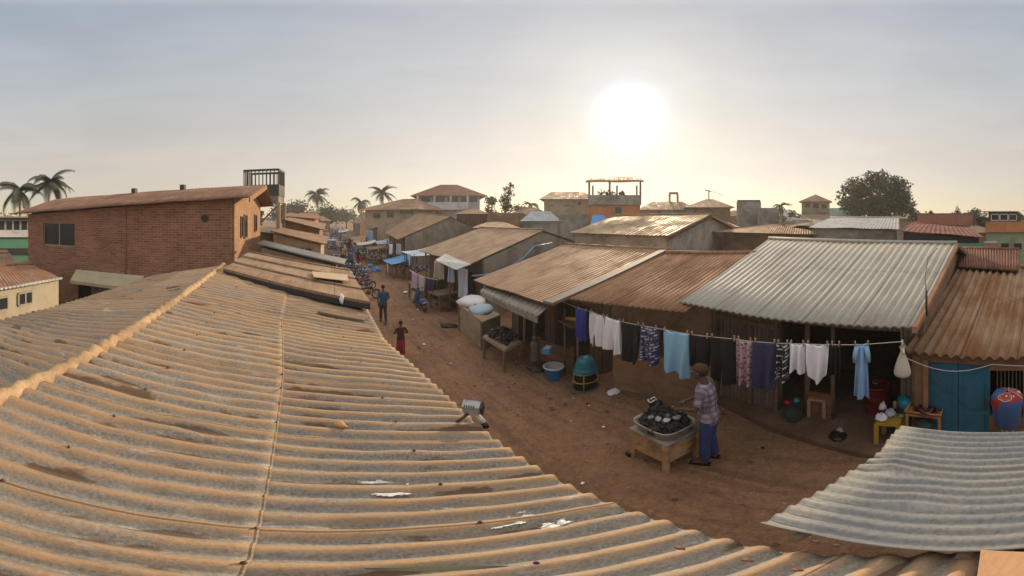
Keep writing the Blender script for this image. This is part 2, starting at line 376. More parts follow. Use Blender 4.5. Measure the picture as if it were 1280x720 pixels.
def boxhouse(name,label,px0,px1,ytop,D,wm,depth=5,roof=None,yroof=None,roofm=None,ov=.4,cat='house',group=None,D1=None,wins=(),hip=.35,flat=False,z0=0,par=0):
    """block whose front face spans px0..px1 (D at px0, D1 at px1), wall top at image row ytop; hip roof peaking at row yroof"""
    D1=D1 or D; A=W(px0,ytop,D=D); B=W(px1,ytop,D=D1); zt=(A.z+B.z)/2
    t=xy(B-A).normalized(); nn=Vector((-t.y,t.x,0)); 
    if nn.dot(xy(A))<0: nn=-nn
    Cc=(A+B)/2+nn*depth/2; h=thing(name,label,cat,(Cc.x,Cc.y,0),group)
    c=[A,B,B+nn*depth,A+nn*depth]
    for i in range(4): wall(h,c[i],c[(i+1)%4],zt,zt,wm)
    L=xy(B-A).length
    if flat or yroof is None:
        mb=MB(); e=ov; q=[c[0]-t*e-nn*e,c[1]+t*e-nn*e,c[2]+t*e+nn*e,c[3]-t*e+nn*e]
        for p in q: p.z=zt+.12
        mb.slab(q,.12); mb.build('roof',roofm or m_conc,h)
    else:
        zr=W((px0+px1)/2,yroof,D=(D+D1)/2+depth*.5).z; e=ov
        q=[c[0]-t*e-nn*e,c[1]+t*e-nn*e,c[2]+t*e+nn*e,c[3]-t*e+nn*e]
        for p in q: p.z=zt-.02
        m0=(c[0]+c[3])/2+t*L*hip; m1=(c[1]+c[2])/2-t*L*hip; m0.z=m1.z=zr
        mb=MB()
        for a,b,c2,d in ((q[0],q[1],m1,m0),(q[2],q[3],m0,m1)):
            Lw=(b-a).length; Ls=((a+b)/2-(c2+d)/2).length; mb.quad(a,b,c2,d,[(0,0),(Lw,0),(Lw*.8,Ls),(Lw*.2,Ls)])
        for a,b,c2 in ((q[1],q[2],m1),(q[3],q[0],m0)):
            n=mb.add((a,b,c2)); Lw=(b-a).length; mb.face((n,n+1,n+2),[(0,0),(Lw,0),(Lw/2,Ls)])
        n=mb.add(q); mb.face((n+3,n+2,n+1,n))
        mb.build('roof',roofm,h)
    sd=1 if Vector((-t.y,t.x,0)).dot(nn)<0 else -1
    for (u0,u1,y0,y1,mu) in wins:
        Dm=(D+D1)/2; za=W(px0,y1,D=Dm).z; zb=W(px0,y0,D=Dm).z
        window(h,A,B,L*u0,L*u1,za,zb,mu,side=sd,fm=m_framew if wm in (m_white,m_green) else None)
    h['_A']=[*A,*B,*nn]
    return h
def s_at(A,B,px):
    th=(px-PX0)/F; d=Vector((math.sin(th),math.cos(th))); a=Vector((A.x,A.y)); t=Vector((B.x-A.x,B.y-A.y)); L=t.length; t/=L
    det=d.x*(-t.y)+t.x*d.y
    s=(d.x*(-a.y)+a.x*d.y)/det*-1
    # solve r*d = a + s*t
    r=(a.x*t.y-a.y*t.x)/(d.x*t.y-d.y*t.x); p=d*r-a
    return p.dot(t), r
def fline(E0,E1,R1,R0,ov,li):
    Ls=(xy(R0)-xy(E0)).length; Lw=(xy(E1)-xy(E0)).length
    return bil(E0,E1,R1,R0,li/Lw,ov/Ls), bil(E0,E1,R1,R0,1-li/Lw,ov/Ls)
def zrow(py,r): return H+r*math.tan((HOR-py)/F)

# ================= camera, light, sky =================
cd=bpy.data.cameras.new('Camera'); cam=bpy.data.objects.new('Camera',cd); COL.objects.link(cam); S.camera=cam
cd.type='PANO'; cd.panorama_type='EQUIRECTANGULAR'
cd.longitude_min=-math.pi/2; cd.longitude_max=math.pi/2; cd.latitude_max=HOR/F; cd.latitude_min=-(720-HOR)/F
cd.clip_start=.05; cd.clip_end=3000
cam.location=(0,0,H); AZ=(640-PX0)/F; cam.rotation_euler=(math.pi/2,0,-AZ)
SAZ=(788-PX0)/F; SEL=(HOR-145)/F
sdir=Vector((math.sin(SAZ)*math.cos(SEL),math.cos(SAZ)*math.cos(SEL),math.sin(SEL)))
sl=bpy.data.lights.new('Sun','SUN'); sl.energy=SUN_E; sl.angle=R(2.5); sl.color=(1,.77,.50)
so=bpy.data.objects.new('Sun',sl); COL.objects.link(so); so.rotation_euler=(-sdir).to_track_quat('-Z','Y').to_euler(); so.location=(20,20,30)
wd=bpy.data.worlds.new('World'); S.world=wd; wd.use_nodes=True; nt=wd.node_tree; nt.nodes.clear()
out=nd(nt,'ShaderNodeOutputWorld'); tc=nd(nt,'ShaderNodeTexCoord'); g=tc.outputs['Generated']
sky=nd(nt,'ShaderNodeTexSky',sky_type='NISHITA',sun_disc=False,sun_elevation=SEL,sun_rotation=SAZ,air_density=.8,dust_density=0,ozone_density=1)
b1=nd(nt,'ShaderNodeBackground'); nt.links.new(sky.outputs[0],b1.inputs[0]); b1.inputs[1].default_value=.05
sx=nd(nt,'ShaderNodeSeparateXYZ'); nt.links.new(g,sx.inputs[0])
grad=ramp(nt,sx.outputs['Z'],SKYRAMP)
dt=nd(nt,'ShaderNodeVectorMath',operation='DOT_PRODUCT'); nt.links.new(g,dt.inputs[0]); dt.inputs[1].default_value=sdir
glow=ramp(nt,dt.outputs['Value'],GLOWRAMP); glow_n=nt.nodes[-1]
clo=noisef(nt,mapping(nt,g,(1.2,1.2,6)),2.2,5,.55,.3); cl=ramp(nt,clo,((.35,.93),(.7,1.05)))
c=mix(nt,1.0,grad,cl,'MULTIPLY'); c=mix(nt,1.0,c,glow,'ADD')
b2=nd(nt,'ShaderNodeBackground'); nt.links.new(c,b2.inputs[0]); b2.inputs[1].default_value=1.0
ad=nd(nt,'ShaderNodeAddShader'); nt.links.new(b1.outputs[0],ad.inputs[0]); nt.links.new(b2.outputs[0],ad.inputs[1]); nt.links.new(ad.outputs[0],out.inputs[0])
vs=S.view_settings; vs.view_transform='Standard'; vs.look='None'; vs.gamma=1; vs.exposure=0; vs.use_curve_mapping=False
S.cycles.use_denoising=True; S.cycles.max_bounces=5; S.cycles.volume_bounces=0; S.cycles.diffuse_bounces=3; S.cycles.transparent_max_bounces=4
S.cycles.sample_clamp_indirect=4
try: S.cycles.denoiser='OPENIMAGEDENOISE'
except Exception: pass

# ================= haze =================
if HAZE>0:
    m=bpy.data.materials.new('haze_air'); m.use_nodes=True; t=m.node_tree; t.nodes.clear()
    o_=nd(t,'ShaderNodeOutputMaterial'); v_=nd(t,'ShaderNodeVolumePrincipled'); v_.inputs['Density'].default_value=HAZE; v_.inputs['Color'].default_value=(.93,.90,.84,1); v_.inputs['Anisotropy'].default_value=.45
    t.links.new(v_.outputs[0],o_.inputs['Volume'])
    mb=MB(); mb.box((30,60,9.5),(520,520,21.5)); hz=mb.build('haze',m); meta(hz,kind='stuff')

# ================= ground =================
def groundmat():
    m,nt,b=newmat('laterite_ground'); tc=nd(nt,'ShaderNodeTexCoord'); v=tc.outputs['Object']
    a=noisef(nt,v,.45,7,.65,.4); c=ramp(nt,a,((.3,(.24,.135,.078)),(.5,(.34,.185,.108)),(.72,(.42,.245,.15))))
    st=noisef(nt,mapping(nt,v,(2.2,.35,1),(0,0,R(4))),1.5,6,.65,.6); c=mix(nt,ramp(nt,st,((.5,0),(.68,.6))),c,(.14,.075,.045))
    fine=noisef(nt,v,22,5,.75); c=mix(nt,1.0,c,ramp(nt,fine,((.34,.66),(.62,1.0))),'MULTIPLY'); clod=noisef(nt,v,5.5,6,.8,.8); c=mix(nt,1.0,c,ramp(nt,clod,((.40,.76),(.55,1.0))),'MULTIPLY')
    vo=nd(nt,'ShaderNodeTexVoronoi'); vo.inputs['Scale'].default_value=13; nt.links.new(v,vo.inputs['Vector'])
    c=mix(nt,ramp(nt,vo.outputs['Distance'],((.09,.55),(.15,0))),c,(.34,.25,.18))
    nt.links.new(c,b.inputs['Base Color']); b.inputs['Roughness'].default_value=.95
    p=bump(nt,b,a,.6,.12); p=bump(nt,b,fine,.6,.025,p); p=bump(nt,b,clod,.7,.05,p); bump(nt,b,ramp(nt,vo.outputs['Distance'],((.08,1),(.2,0))),.5,.02,p)
    return m
m_ground=groundmat()
mb=MB(); mb.quad((-500,-500,-.05),(500,-500,-.05),(500,600,-.05),(-500,600,-.05)); meta(mb.build('ground',m_ground),kind='structure')
mb=MB(); nx,ny=56,150
for j in range(ny+1):
    y=-8+(j/ny)**1.6*128
    for i in range(nx+1):
        x=-4+i/nx*14; bend=0 if y<20 else -((y-20)**1.25)*.017
        z=.0+.035*noise.noise(Vector((x*.7,y*.4,0)))+.012*noise.noise(Vector((x*3,y*2.2,3)))
        u=(x-3.0); z-=.03*math.exp(-((u-.7)/.16)**2)+.03*math.exp(-((u+.75)/.18)**2)
        z-=.03*math.exp(-((x-5.1)/.35)**2)
        mb.v.append(Vector((x+bend,y,z+.02 if 0<i<nx and 0<j<ny else -.06)))
for j in range(ny):
    for i in range(nx): k=j*(nx+1)+i; mb.face((k,k+1,k+nx+2,k+nx+1),None,True)
meta(mb.build('street',m_ground),kind='structure')
mb=MB(); rnd=random.Random(3)
for i in range(520):
    x=rnd.uniform(1.2,6.2); y=rnd.uniform(-1,16); s=rnd.uniform(.008,.03); mb.blob((x,y,.025),(s,s*rnd.uniform(.7,1.3),s*.6),i,.3,2,0)
meta(mb.build('gravel',M('stones',(.30,.22,.16),.9)),kind='stuff')

# ================= near roof =================
def xr(y): return -1.5-.15*(y-.91)
EP=[(-3.2,.86),(-.4,.95),(.67,1.06),(1.33,1.02),(2.41,.95),(2.79,.912),(3.53,.783),(4.14,.655),(5.8,.58),(8,.35)]
def xe(y):
    for (a,b),(c,d) in zip(EP,EP[1:]):
        if y<=c: return b+(d-b)*max(0,(y-a)/(c-a)) if y>a else b
    return EP[-1][1]
LAM=.128; KMIN,KMAX=-2.7,7.35; SEG=8
def drop(x,y): return 1.1+.6*(x-xr(y))/(xe(y)-xr(y)) if x>xr(y) else 1.1+.225*(xr(y)-x)
def ribpt(k,u):
    """u 0 at eave .. 1 at ridge"""
    ke=math.sqrt(max(k,0)**2+.5); p=.19-.6/ke; q=-.28/ke
    e=xe(k); y=k
    for _ in range(3): t=(xr(y)-e)*u; y=k+p*t+q*t*t
    return e+t,y
def wavez(k,x,y): return .0235*math.cos(2*math.pi*k/LAM)
def near_sheet(u0,u1,dz,nrow,left=False):
    mb=MB(); nk=int(round((KMAX-KMIN)/LAM*SEG))
    for j in range(nk+1):
        k=KMIN+(KMAX-KMIN)*j/nk
        for i in range(nrow+1):
            u=u0+(u1-u0)*i/nrow
            if left:
                x0,y0=ribpt(k,1.0); x=x0-(4.2-1.6)*u/1.0; x=x0+(-4.25-.02*k-x0)*u; y=y0-.15*(x-x0)
            else: x,y=ribpt(k,u)
            w=noise.noise(Vector((x*1.3,y*1.1,5)))*.022+noise.noise(Vector((x*5,y*5,2)))*.007-.012*max(0,noise.noise(Vector((x*2.4,y*9,8)))-.25)*3+(.004 if int(k/(LAM*7)+50)%2 else 0)
            mb.v.append(Vector((x,y,H-drop(x,y)+wavez(k,x,y)+dz+w)))
    for j in range(nk):
        for i in range(nrow):
            a=j*(nrow+1)+i
            k0=KMIN+(KMAX-KMIN)*j/nk; k1=KMIN+(KMAX-KMIN)*(j+1)/nk; ua=u0+(u1-u0)*i/nrow; ub=u0+(u1-u0)*(i+1)/nrow
            s=-1 if left else 1
            uv=[(k0,s*ua*2.6),(k0,s*ub*2.6),(k1,s*ub*2.6),(k1,s*ua*2.6)]
            idx=(a,a+1,a+nrow+2,a+nrow+1); 
            if not left: idx=idx[::-1]; uv=uv[::-1]
            mb.face(idx,uv,True)
    return mb
def nearmat():
    m,nt,b=newmat('weathered_cement_sheets'); tc=nd(nt,'ShaderNodeTexCoord'); uv=tc.outputs['UV']; v=tc.outputs['Object']
    # wave phase from the rib coordinate: ochre dust weighted to the crests, painting in their sunlit look
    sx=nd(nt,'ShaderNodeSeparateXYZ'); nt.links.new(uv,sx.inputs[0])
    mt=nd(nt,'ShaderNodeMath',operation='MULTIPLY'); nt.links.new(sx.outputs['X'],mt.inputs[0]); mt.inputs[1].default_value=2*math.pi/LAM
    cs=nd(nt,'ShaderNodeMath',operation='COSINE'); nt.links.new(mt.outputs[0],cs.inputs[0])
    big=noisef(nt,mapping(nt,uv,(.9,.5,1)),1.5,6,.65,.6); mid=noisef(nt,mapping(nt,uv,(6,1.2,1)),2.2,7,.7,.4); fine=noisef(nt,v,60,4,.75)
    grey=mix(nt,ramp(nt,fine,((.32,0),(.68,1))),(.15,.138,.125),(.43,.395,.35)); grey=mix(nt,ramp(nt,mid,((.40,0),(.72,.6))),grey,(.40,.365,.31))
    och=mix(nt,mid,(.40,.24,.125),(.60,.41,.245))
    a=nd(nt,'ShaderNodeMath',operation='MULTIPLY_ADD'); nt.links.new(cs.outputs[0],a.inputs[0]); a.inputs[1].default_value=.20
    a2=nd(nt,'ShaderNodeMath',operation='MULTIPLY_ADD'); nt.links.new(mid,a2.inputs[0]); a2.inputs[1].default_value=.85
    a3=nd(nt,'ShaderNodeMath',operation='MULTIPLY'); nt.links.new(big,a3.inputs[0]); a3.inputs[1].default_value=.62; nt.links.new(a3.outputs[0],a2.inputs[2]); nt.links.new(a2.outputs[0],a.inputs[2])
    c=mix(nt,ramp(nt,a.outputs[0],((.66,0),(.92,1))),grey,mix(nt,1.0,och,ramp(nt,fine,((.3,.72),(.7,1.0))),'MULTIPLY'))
    # brown damp patches lying in the valleys
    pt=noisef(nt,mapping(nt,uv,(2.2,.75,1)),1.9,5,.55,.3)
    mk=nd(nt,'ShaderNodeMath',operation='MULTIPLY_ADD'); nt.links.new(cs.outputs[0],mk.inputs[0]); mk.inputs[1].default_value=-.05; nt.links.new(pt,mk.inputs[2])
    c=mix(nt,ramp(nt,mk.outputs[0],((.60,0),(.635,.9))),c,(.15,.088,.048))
    # pale lime streaks
    lp=noisef(nt,mapping(nt,uv,(7,1.0,1)),2.6,6,.7,.2); c=mix(nt,ramp(nt,lp,((.61,0),(.69,.75))),c,(.60,.58,.54))
    sp=noisef(nt,v,24,5,.8); c=mix(nt,ramp(nt,sp,((.66,0),(.73,.75))),c,(.06,.04,.028))
    # every sheet weathers a little differently
    br=nd(nt,'ShaderNodeTexBrick'); br.offset=0; br.inputs['Scale'].default_value=1; br.inputs['Brick Width'].default_value=LAM*7; br.inputs['Row Height'].default_value=1.3; br.inputs['Mortar Size'].default_value=.004
    br.inputs['Color1'].default_value=(.72,.72,.74,1); br.inputs['Color2'].default_value=(1.0,.98,.95,1); br.inputs['Mortar'].default_value=(.35,.3,.25,1); nt.links.new(uv,br.inputs['Vector'])
    c=mix(nt,1.0,c,br.outputs['Color'],'MULTIPLY')
    nt.links.new(c,b.inputs['Base Color']); nt.links.new(ramp(nt,lp,((.55,.8),(.72,.45))),b.inputs['Roughness'])
    p=bump(nt,b,mid,.4,.012); bump(nt,b,fine,.4,.006,p); return m
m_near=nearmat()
nh=thing('corrugated_roof_house','long low house whose wavy dusty cement sheet roof fills the near view, with lumpy ridge','house',(-1.6,2.5,0))
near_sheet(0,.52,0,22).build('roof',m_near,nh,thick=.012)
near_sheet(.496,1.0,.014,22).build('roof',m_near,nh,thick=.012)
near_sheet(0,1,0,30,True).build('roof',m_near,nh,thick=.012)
mb=MB(); pts=[];rr=[]; rnd=random.Random(5)
for i in range(150):
    k=KMIN+(KMAX-KMIN)*i/149; x,y=ribpt(k,1.0); pts.append(Vector((x+rnd.uniform(-.012,.012),y,H-1.1+.012+.022*math.cos(2*math.pi*k/LAM)))); rr.append(.052+.012*noise.noise(Vector((k*3,0,0)))+rnd.uniform(-.004,.006))
mb.tube(pts,rr,9); mb.build('ridge_cap',M('ochre_mortar',(.46,.31,.18),.95,.3,6,.8,25,dirt=(.26,.17,.1)),nh)
mb=MB(); k=KMIN+.6   # hook bolts along the end lap
for i in range(48):
    uu=(.5,.22,.8)[i//16]; kk=.6+(i%16)*LAM*(3 if i>15 else 2)-(.9 if i>15 else 0); kk=round(kk/LAM)*LAM; x,y=ribpt(kk,uu); z=H-drop(x,y)+.05
    mb=MB(); mb.lathe((x,y,z-.012),[(.010,0),(.010,.003),(.005,.005),(.004,.014),(0.001,.015)],8); mb.build('roof_bolt',plain('rusty_bolt',(.06,.035,.025),.8),nh)
# walls below
wall(nh,(.28,5.6),(.62,2.6),2.45,2.45,m_mud); wall(nh,(.62,2.6),(.70,-2.6),2.45,2.45,m_mud); wall(nh,(-3.95,-2.5),(-3.95,6.9),2.4,2.4,m_mud)
wall(nh,(-3.9,6.95),(.4,6.3),2.4,2.4,m_mud); wall(nh,(.75,-2.6),(-3.9,-2.6),2.4,2.4,m_mud)

def crown(mb,blobs,n,size,rnd,flat=.3):
    vol=[b[1][0]*b[1][1]*b[1][2] for b in blobs]
    for (c,r),v in zip(blobs,vol):
        c=Vector(c); m=int(n*v/sum(vol))
        for i in range(m):
            d=Vector((rnd.gauss(0,1),rnd.gauss(0,1),rnd.gauss(0,1))).normalized(); k=rnd.random()**.45
            if noise.noise(Vector((d.x*2.2+c.x,d.y*2.2+c.y,d.z*2.2)))<-.10 and k>.35: continue
            k*=1+.25*noise.noise(d*3+c)
            p=c+Vector((d.x*r[0],d.y*r[1],d.z*r[2]))*k
            s=size*rnd.uniform(.55,1.35); a=Vector((rnd.gauss(0,1),rnd.gauss(0,1),rnd.gauss(0,.6))).normalized(); b=a.cross(Vector((rnd.gauss(0,1),rnd.gauss(0,1),rnd.gauss(0,1)))).normalized()
            mb.quad(p-a*s,p-b*s*.55,p+a*s,p+b*s*.55)

# small litter trodden into the dirt
rnd=random.Random(17)
for nm,mt,cnt in (('paper_litter',m_whitec,26),('leaf_litter',plain('dry_litter',(.12,.07,.035),.9),140),('plastic_litter',m_black,30)):
    mb=MB()
    for i in range(cnt):
        x,y=rnd.uniform(1.3,5.6),rnd.uniform(-.5,17)**1.0; s_=rnd.uniform(.015,.05); a=rnd.uniform(0,3.1); u=Vector((math.cos(a),math.sin(a),rnd.uniform(-.2,.2)))*s_; v=Vector((-math.sin(a),math.cos(a),rnd.uniform(-.1,.3)))*s_*rnd.uniform(.4,.9); p=Vector((x,y,.045+rnd.uniform(0,.015)))
        mb.quad(p-u-v,p+u-v,p+u*.8+v,p-u*.7+v*.8)
    meta(mb.build(nm,mt,thick=.004),kind='stuff')
# ================= right-hand row, nearest first =================
# grey corrugated shack
E0,E1=W(850,378,d=1.6),W(1140,410,d=1.6); R0,R1=W(962,299,d=.7),W(1195,305,d=.7)
F0,F1=fline(E0,E1,R1,R0,1.2,.15)
s_a,_=s_at(F0,F1,976); s_b,_=s_at(F0,F1,1126)
gh=house('grey_roof_shack','long shack under a pale grey corrugated roof behind the washing line, open front',E0,E1,R1,R0,m_greyc,m_mud,f=.9,n=31,amp=.014,ov=1.2,li=.15,op=((s_a,s_b,.0,2.2),),cat='shack',rows=4,frontmat=m_tinw)
# end lap seams and verge board
mb=MB(); a=R1+Vector((0,0,.02)); b=E1+Vector((0,0,.02)); u=(E1-E0).normalized()
mb.slab([a,a+u*.07,b+u*.07,b],.10); mb.build('verge_board',m_fascia,gh)
mb=MB(); K1=R1+(R1-E1)*.9; K1.z=R1.z-(R1.z-E1.z)*.9; mb.slab([a,a+u*.07,K1+u*.07,K1],.10); mb.build('verge_board',m_timber,gh)
mb=MB(); p=W(1158,368,D=4.95); mb.tube([(p.x,p.y,p.z-.35),(p.x,p.y,p.z+.05),(p.x+.03,p.y,p.z+.06)],.018,8); mb.build('vent_pipe',m_dark,gh)
mb=MB(); pts=[W(1158,368,D=4.97),W(1156,350,D=5.3),W(1160,325,D=6.0),W(1172,312,D=7.0)]
for q in pts: q.z+=.03
mb.tube(pts,.008,5); mb.build('roof_cable',m_dark,gh)
# timber post, half wall and interior partitions of the open front
def post(parent,px,py0,ztop,r=.05,mat=None):
    g=G(px,py0); mb=MB(); mb.tube([(g.x,g.y,0),(g.x+.01,g.y+.01,ztop*.5),(g.x,g.y,ztop)],r,8); return mb.build('post',mat or m_timber,parent)
t_=xy(F1-F0).normalized()
s1,_=s_at(F0,F1,1009); s2,_=s_at(F0,F1,1041); a=xy(F0)+t_*s1; b=xy(F0)+t_*s2
mb=MB(); mb.wallbox(a,b,0,.72,th=.06); mb.build('half_wall',m_woodh,gh)
mb=MB(); mb.tube([(a.x,a.y,0),(a.x,a.y,2.3)],.05,8); mb.build('post',m_timber,gh)
mb=MB(); mb.tube([(b.x,b.y,0),(b.x,b.y,2.3)],.04,8); mb.build('post',m_timber,gh)
s1,_=s_at(F0,F1,866); s2,_=s_at(F0,F1,974); nn=xy(E0-R0).normalized()
for px in (868,905,940,973):
    s,_=s_at(F0,F1,px); a=xy(F0)+t_*s+nn*.10; mb=MB(); mb.box((a.x,a.y,1.15),(.06,.05,2.3),math.atan2(t_.y,t_.x)); mb.build('post',m_timber,gh)
mb=MB(); a=xy(F0)+t_*s1+nn*.11; b=xy(F0)+t_*s2+nn*.11; mb.wallbox(a,b,2.02,2.12,th=.05); mb.build('lintel',m_timber,gh)

# blue door shack (rusty roof)
E0,E1=W(1130,441,d=2.2),W(1292,448,d=2.2); R0,R1=W(1199,333,d=1.4),W(1300,335,d=1.4)
F0,F1=fline(E0,E1,R1,R0,.25,.12)
sa,_=s_at(F0,F1,1160);sb,_=s_at(F0,F1,1238); sc,_=s_at(F0,F1,1290)
L=xy(F1-F0).length
bh=house('rusty_roof_shack','shack with a rust streaked corrugated roof and blue double door, beside the grey roofed shack',E0,E1,R1,R0,m_rustc,m_mud,f=.8,n=12,amp=.036,ov=.25,li=.1,op=((sa,min(L-.04,sb),0,1.8),(sb,L-.03,.75,1.7)),cat='shack',rows=4)
t_=xy(F1-F0).normalized(); nn=xy(E0-R0).normalized()
m_bdoor=M('blue_paint',(.025,.15,.25),.6,.2,4,.15,30,dirt=(.03,.07,.09),dirta=.3)
sm=(sa+sb)/2
for (u,v) in ((sa,sm-.006),(sm+.006,sb)):
    mb=MB(); a=xy(F0)+t_*u+nn*.02; b=xy(F0)+t_*v+nn*.02; mb.wallbox(a,b,.03,1.78,th=.05); d=mb.build('door',m_bdoor,bh)
    for z0,z1 in ((.2,.8),(.92,1.62)):
        pb=MB(); i=.12; pb.wallbox(a+t_*i+nn*.03,b-t_*i+nn*.03,z0,z1,th=.025); pb.build('door_panel',m_bdoor,d)
        for w0,w1,za,zb in ((a+t_*(i-.03),a+t_*i,z0,z1),(b-t_*i,b-t_*(i-.03),z0,z1)):
            pb=MB(); pb.wallbox(w0+nn*.035,w1+nn*.035,za,zb,th=.03); pb.build('door_moulding',m_bdoor,d)
mb=MB(); a=xy(F0)+t_*(sa-.04)+nn*.09; mb.wallbox(a,a+t_*.07,0,1.85,th=.06); mb.build('door_post',m_fascia,bh)
mb=MB()
for k in range(7):
    s=sb+.1+k*(L-sb-.2)/6; a=xy(F0)+t_*s; mb.wallbox(a,a+t_*.012,.77,1.68,th=.012)
mb.build('window_grille',m_timber,bh)

# brown corrugated house
E0,E1=W(712,373,d=1.72),W(856,391,d=1.72); R0,R1=W(834,317,d=1.0),W(948,317,d=1.0)
F0,F1=fline(E0,E1,R1,R0,1.05,.12)
wa,_=s_at(F0,F1,824); wb,_=s_at(F0,F1,855)
ch=house('brown_roof_house','mud plastered house with a brown corrugated roof, behind the white and black washing',E0,E1,R1,R0,m_brown_c,m_mud2,f=1,n=22,amp=.016,ov=1.05,li=.12,op=((wa,wb-.02,1.05,1.75),),rows=4,frontmat=m_mud2)
window(ch,F0,F1,wa,wb-.02,1.05,1.75,2,out=.02,side=1,fm=m_timber)

# big flat brown roof with the awning
E0,E1=W(592,350,d=1.9),W(690,382,d=1.9); R0,R1=W(705,306,d=1.1),W(836,313,d=1.1)
F0,F1=fline(E0,E1,R1,R0,1.5,.1)
sa,_=s_at(F0,F1,604); sb,_=s_at(F0,F1,650); sc,_=s_at(F0,F1,664); sd,_=s_at(F0,F1,690)
ah=house('awning_shop','open fronted shop under a wide flat brown sheet roof with a pale awning',E0,E1,R1,R0,m_brown,m_wood,f=.5,n=0,ov=1.5,li=.1,op=((.3,1.5,0,1.85),(1.9,3.1,0,1.85)),cat='shop',rows=4,jit=.04,frontmat=m_wood)
mb=MB(); a=E1+Vector((0,0,.06)); b=R1+Vector((0,0,.06)); u=xy(E1-E0).normalized(); mb.slab([a-u*.28,a,b,b-u*.22],.05); mb.build('roof_edge_sheet',M('dark_tin',(.16,.14,.13),.7,.2,3),ah)
mb=MB(); mb.slab([R0,R1,R1+Vector((.1,.1,0)),R0+Vector((.1,.1,0))],.06); mb.build('ridge_cap',m_brown,ah)
aw=thing('awning','pale grey corrugated awning below the eave of the wide brown sheet roof','awning',(3.8,6.8,0))
A0,A1=W(608,357,d=2.0),W(690,380,d=1.98); a2,a3=W(600,364,d=2.12),W(672,396,d=2.2)
sheet(a2,a3,A1,A0,14,.014,2,6).build('awning_sheet',roofmat('awning_tin',(.50,.47,.40),(.34,.28,.2),.4,.6),aw,thick=.008)
b2,b3=W(601,368,d=2.2),W(672,400,d=2.3)
mb=MB(); mb.quad(W(600,364.5,d=2.125),W(672,396.5,d=2.21),b3+Vector((0,0,-.08)),b2+Vector((0,0,-.04))); mb.build('valance',m_conc,aw,thick=.015)
for px,py,zt,r,mt in ((655,443,2.35,.04,m_bamboo),(668,446,2.0,.05,m_timber),(641,420,1.9,.04,m_timber)):
    g=G(px,py); mb=MB(); mb.tube([(g.x,g.y,0),(g.x+.015,g.y,zt*.5),(g.x,g.y,zt)],r,8); mb.build('post',mt,aw)
g=G(655,443); mb=MB(); q=g+Vector((0,0,2.05)); mb.tube([(q.x,q.y,2.0),W(690,380,D=6.9)],.02,6); mb.build('rail',m_bamboo,aw)

# house with white sheet over stuccoed gable
E0,E1=W(523.6,314,d=1.8),W(588,330,d=1.8); R0,R1=W(600,285,d=.72),W(679,288,d=.70)
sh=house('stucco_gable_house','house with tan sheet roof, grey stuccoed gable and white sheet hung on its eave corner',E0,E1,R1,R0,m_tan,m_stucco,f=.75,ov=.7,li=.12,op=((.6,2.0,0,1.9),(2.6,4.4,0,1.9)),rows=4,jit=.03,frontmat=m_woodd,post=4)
mb=MB(); q=[W(544,325,d=1.72),W(557,317,d=1.62),W(589,330,d=1.66),W(570,337,d=1.86)]; mb.slab(q,.015); ws=mb.build('canopy_sheet',roofmat('white_sheet',(.62,.62,.60),(.4,.38,.34),.2,.6),sh)
mb=MB(); pts=[W(590,345,D=11.3),W(612,343,D=11.5),W(640,332,D=12.4),W(655,322,D=13.1),W(668,308,D=13.8),W(690,304,D=14.6)]
mb.tube(pts,.035,7); meta(mb.build('hose',plain('blue_hose',(.12,.2,.42),.5),origin=pts[0]),'blue grey hose running up along the stuccoed gable wall','hose')

# next house up the street
E0,E1=W(481,291,d=1.62),W(497,299.5,d=1.62); R0,R1=W(521,267,D=35),W(563,270.7,D=27)
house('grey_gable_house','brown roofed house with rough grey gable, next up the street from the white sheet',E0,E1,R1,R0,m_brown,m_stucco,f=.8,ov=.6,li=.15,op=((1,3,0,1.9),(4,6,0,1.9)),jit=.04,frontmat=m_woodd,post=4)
E0,E1=W(455,283,D=52),W(462,287.5,D=38); R0,R1=W(490,268,D=56),W(506,270,D=42)
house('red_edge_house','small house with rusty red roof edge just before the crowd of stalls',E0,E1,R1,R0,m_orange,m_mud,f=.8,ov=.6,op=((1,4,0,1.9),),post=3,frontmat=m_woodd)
E0,E1=W(440,277,D=90),W(447,280,D=62); R0,R1=W(460,266,D=95),W(472,266.5,D=68)
house('far_stall_house','farthest brown roof on the sunny side of the street, before the trees',E0,E1,R1,R0,m_brown,m_mud,f=.8,ov=.6,op=((2,8,0,1.9),))

# house behind (golden sheet roof, pale gable)
E0,E1=W(711,291.5,D=14.4),W(836,294.5,D=12.4); R0,R1=W(768,270,D=19.5),W(889,268,D=16.2)
E0.z=E1.z=(E0.z+E1.z)/2
ph=house('pale_gable_house','pale plastered gable house with a glinting golden brown roof behind the wide sheet roof',E0,E1,R1,R0,roofmat('golden_roof',(.50,.37,.23),(.30,.18,.10),.5,.66,wave=.2),m_beige,f=.9,ov=.35,li=.2,rows=4,sidemat=M('pale_gable',(.42,.37,.31),.95,.12,.8,.3,15,dirt=(.28,.23,.19),dirta=.4))
mb=MB(); u=xy(E1-E0).normalized(); mb.slab([R1,R1+u*.07,E1+u*.07,E1],.14); mb.build('verge_board',m_darkred,ph)
mb=MB(); K1=R1+(R1-E1)*.9; K1.z=R1.z-(R1.z-E1.z)*.9; mb.slab([R1,R1+u*.07,K1+u*.07,K1],.14); mb.build('verge_board',m_fascia,ph)

# low sheet canopy at the near right
cn=thing('sheet_canopy','light grey corrugated canopy reaching out over the street, resting on the dusty roof','canopy',(1.6,-.6,0))
P0=W(950,655.5,d=1.60); P1=W(1130,535.5,d=1.80); P2=W(1284,541,d=1.80); P3=W(1300,685,d=1.56)
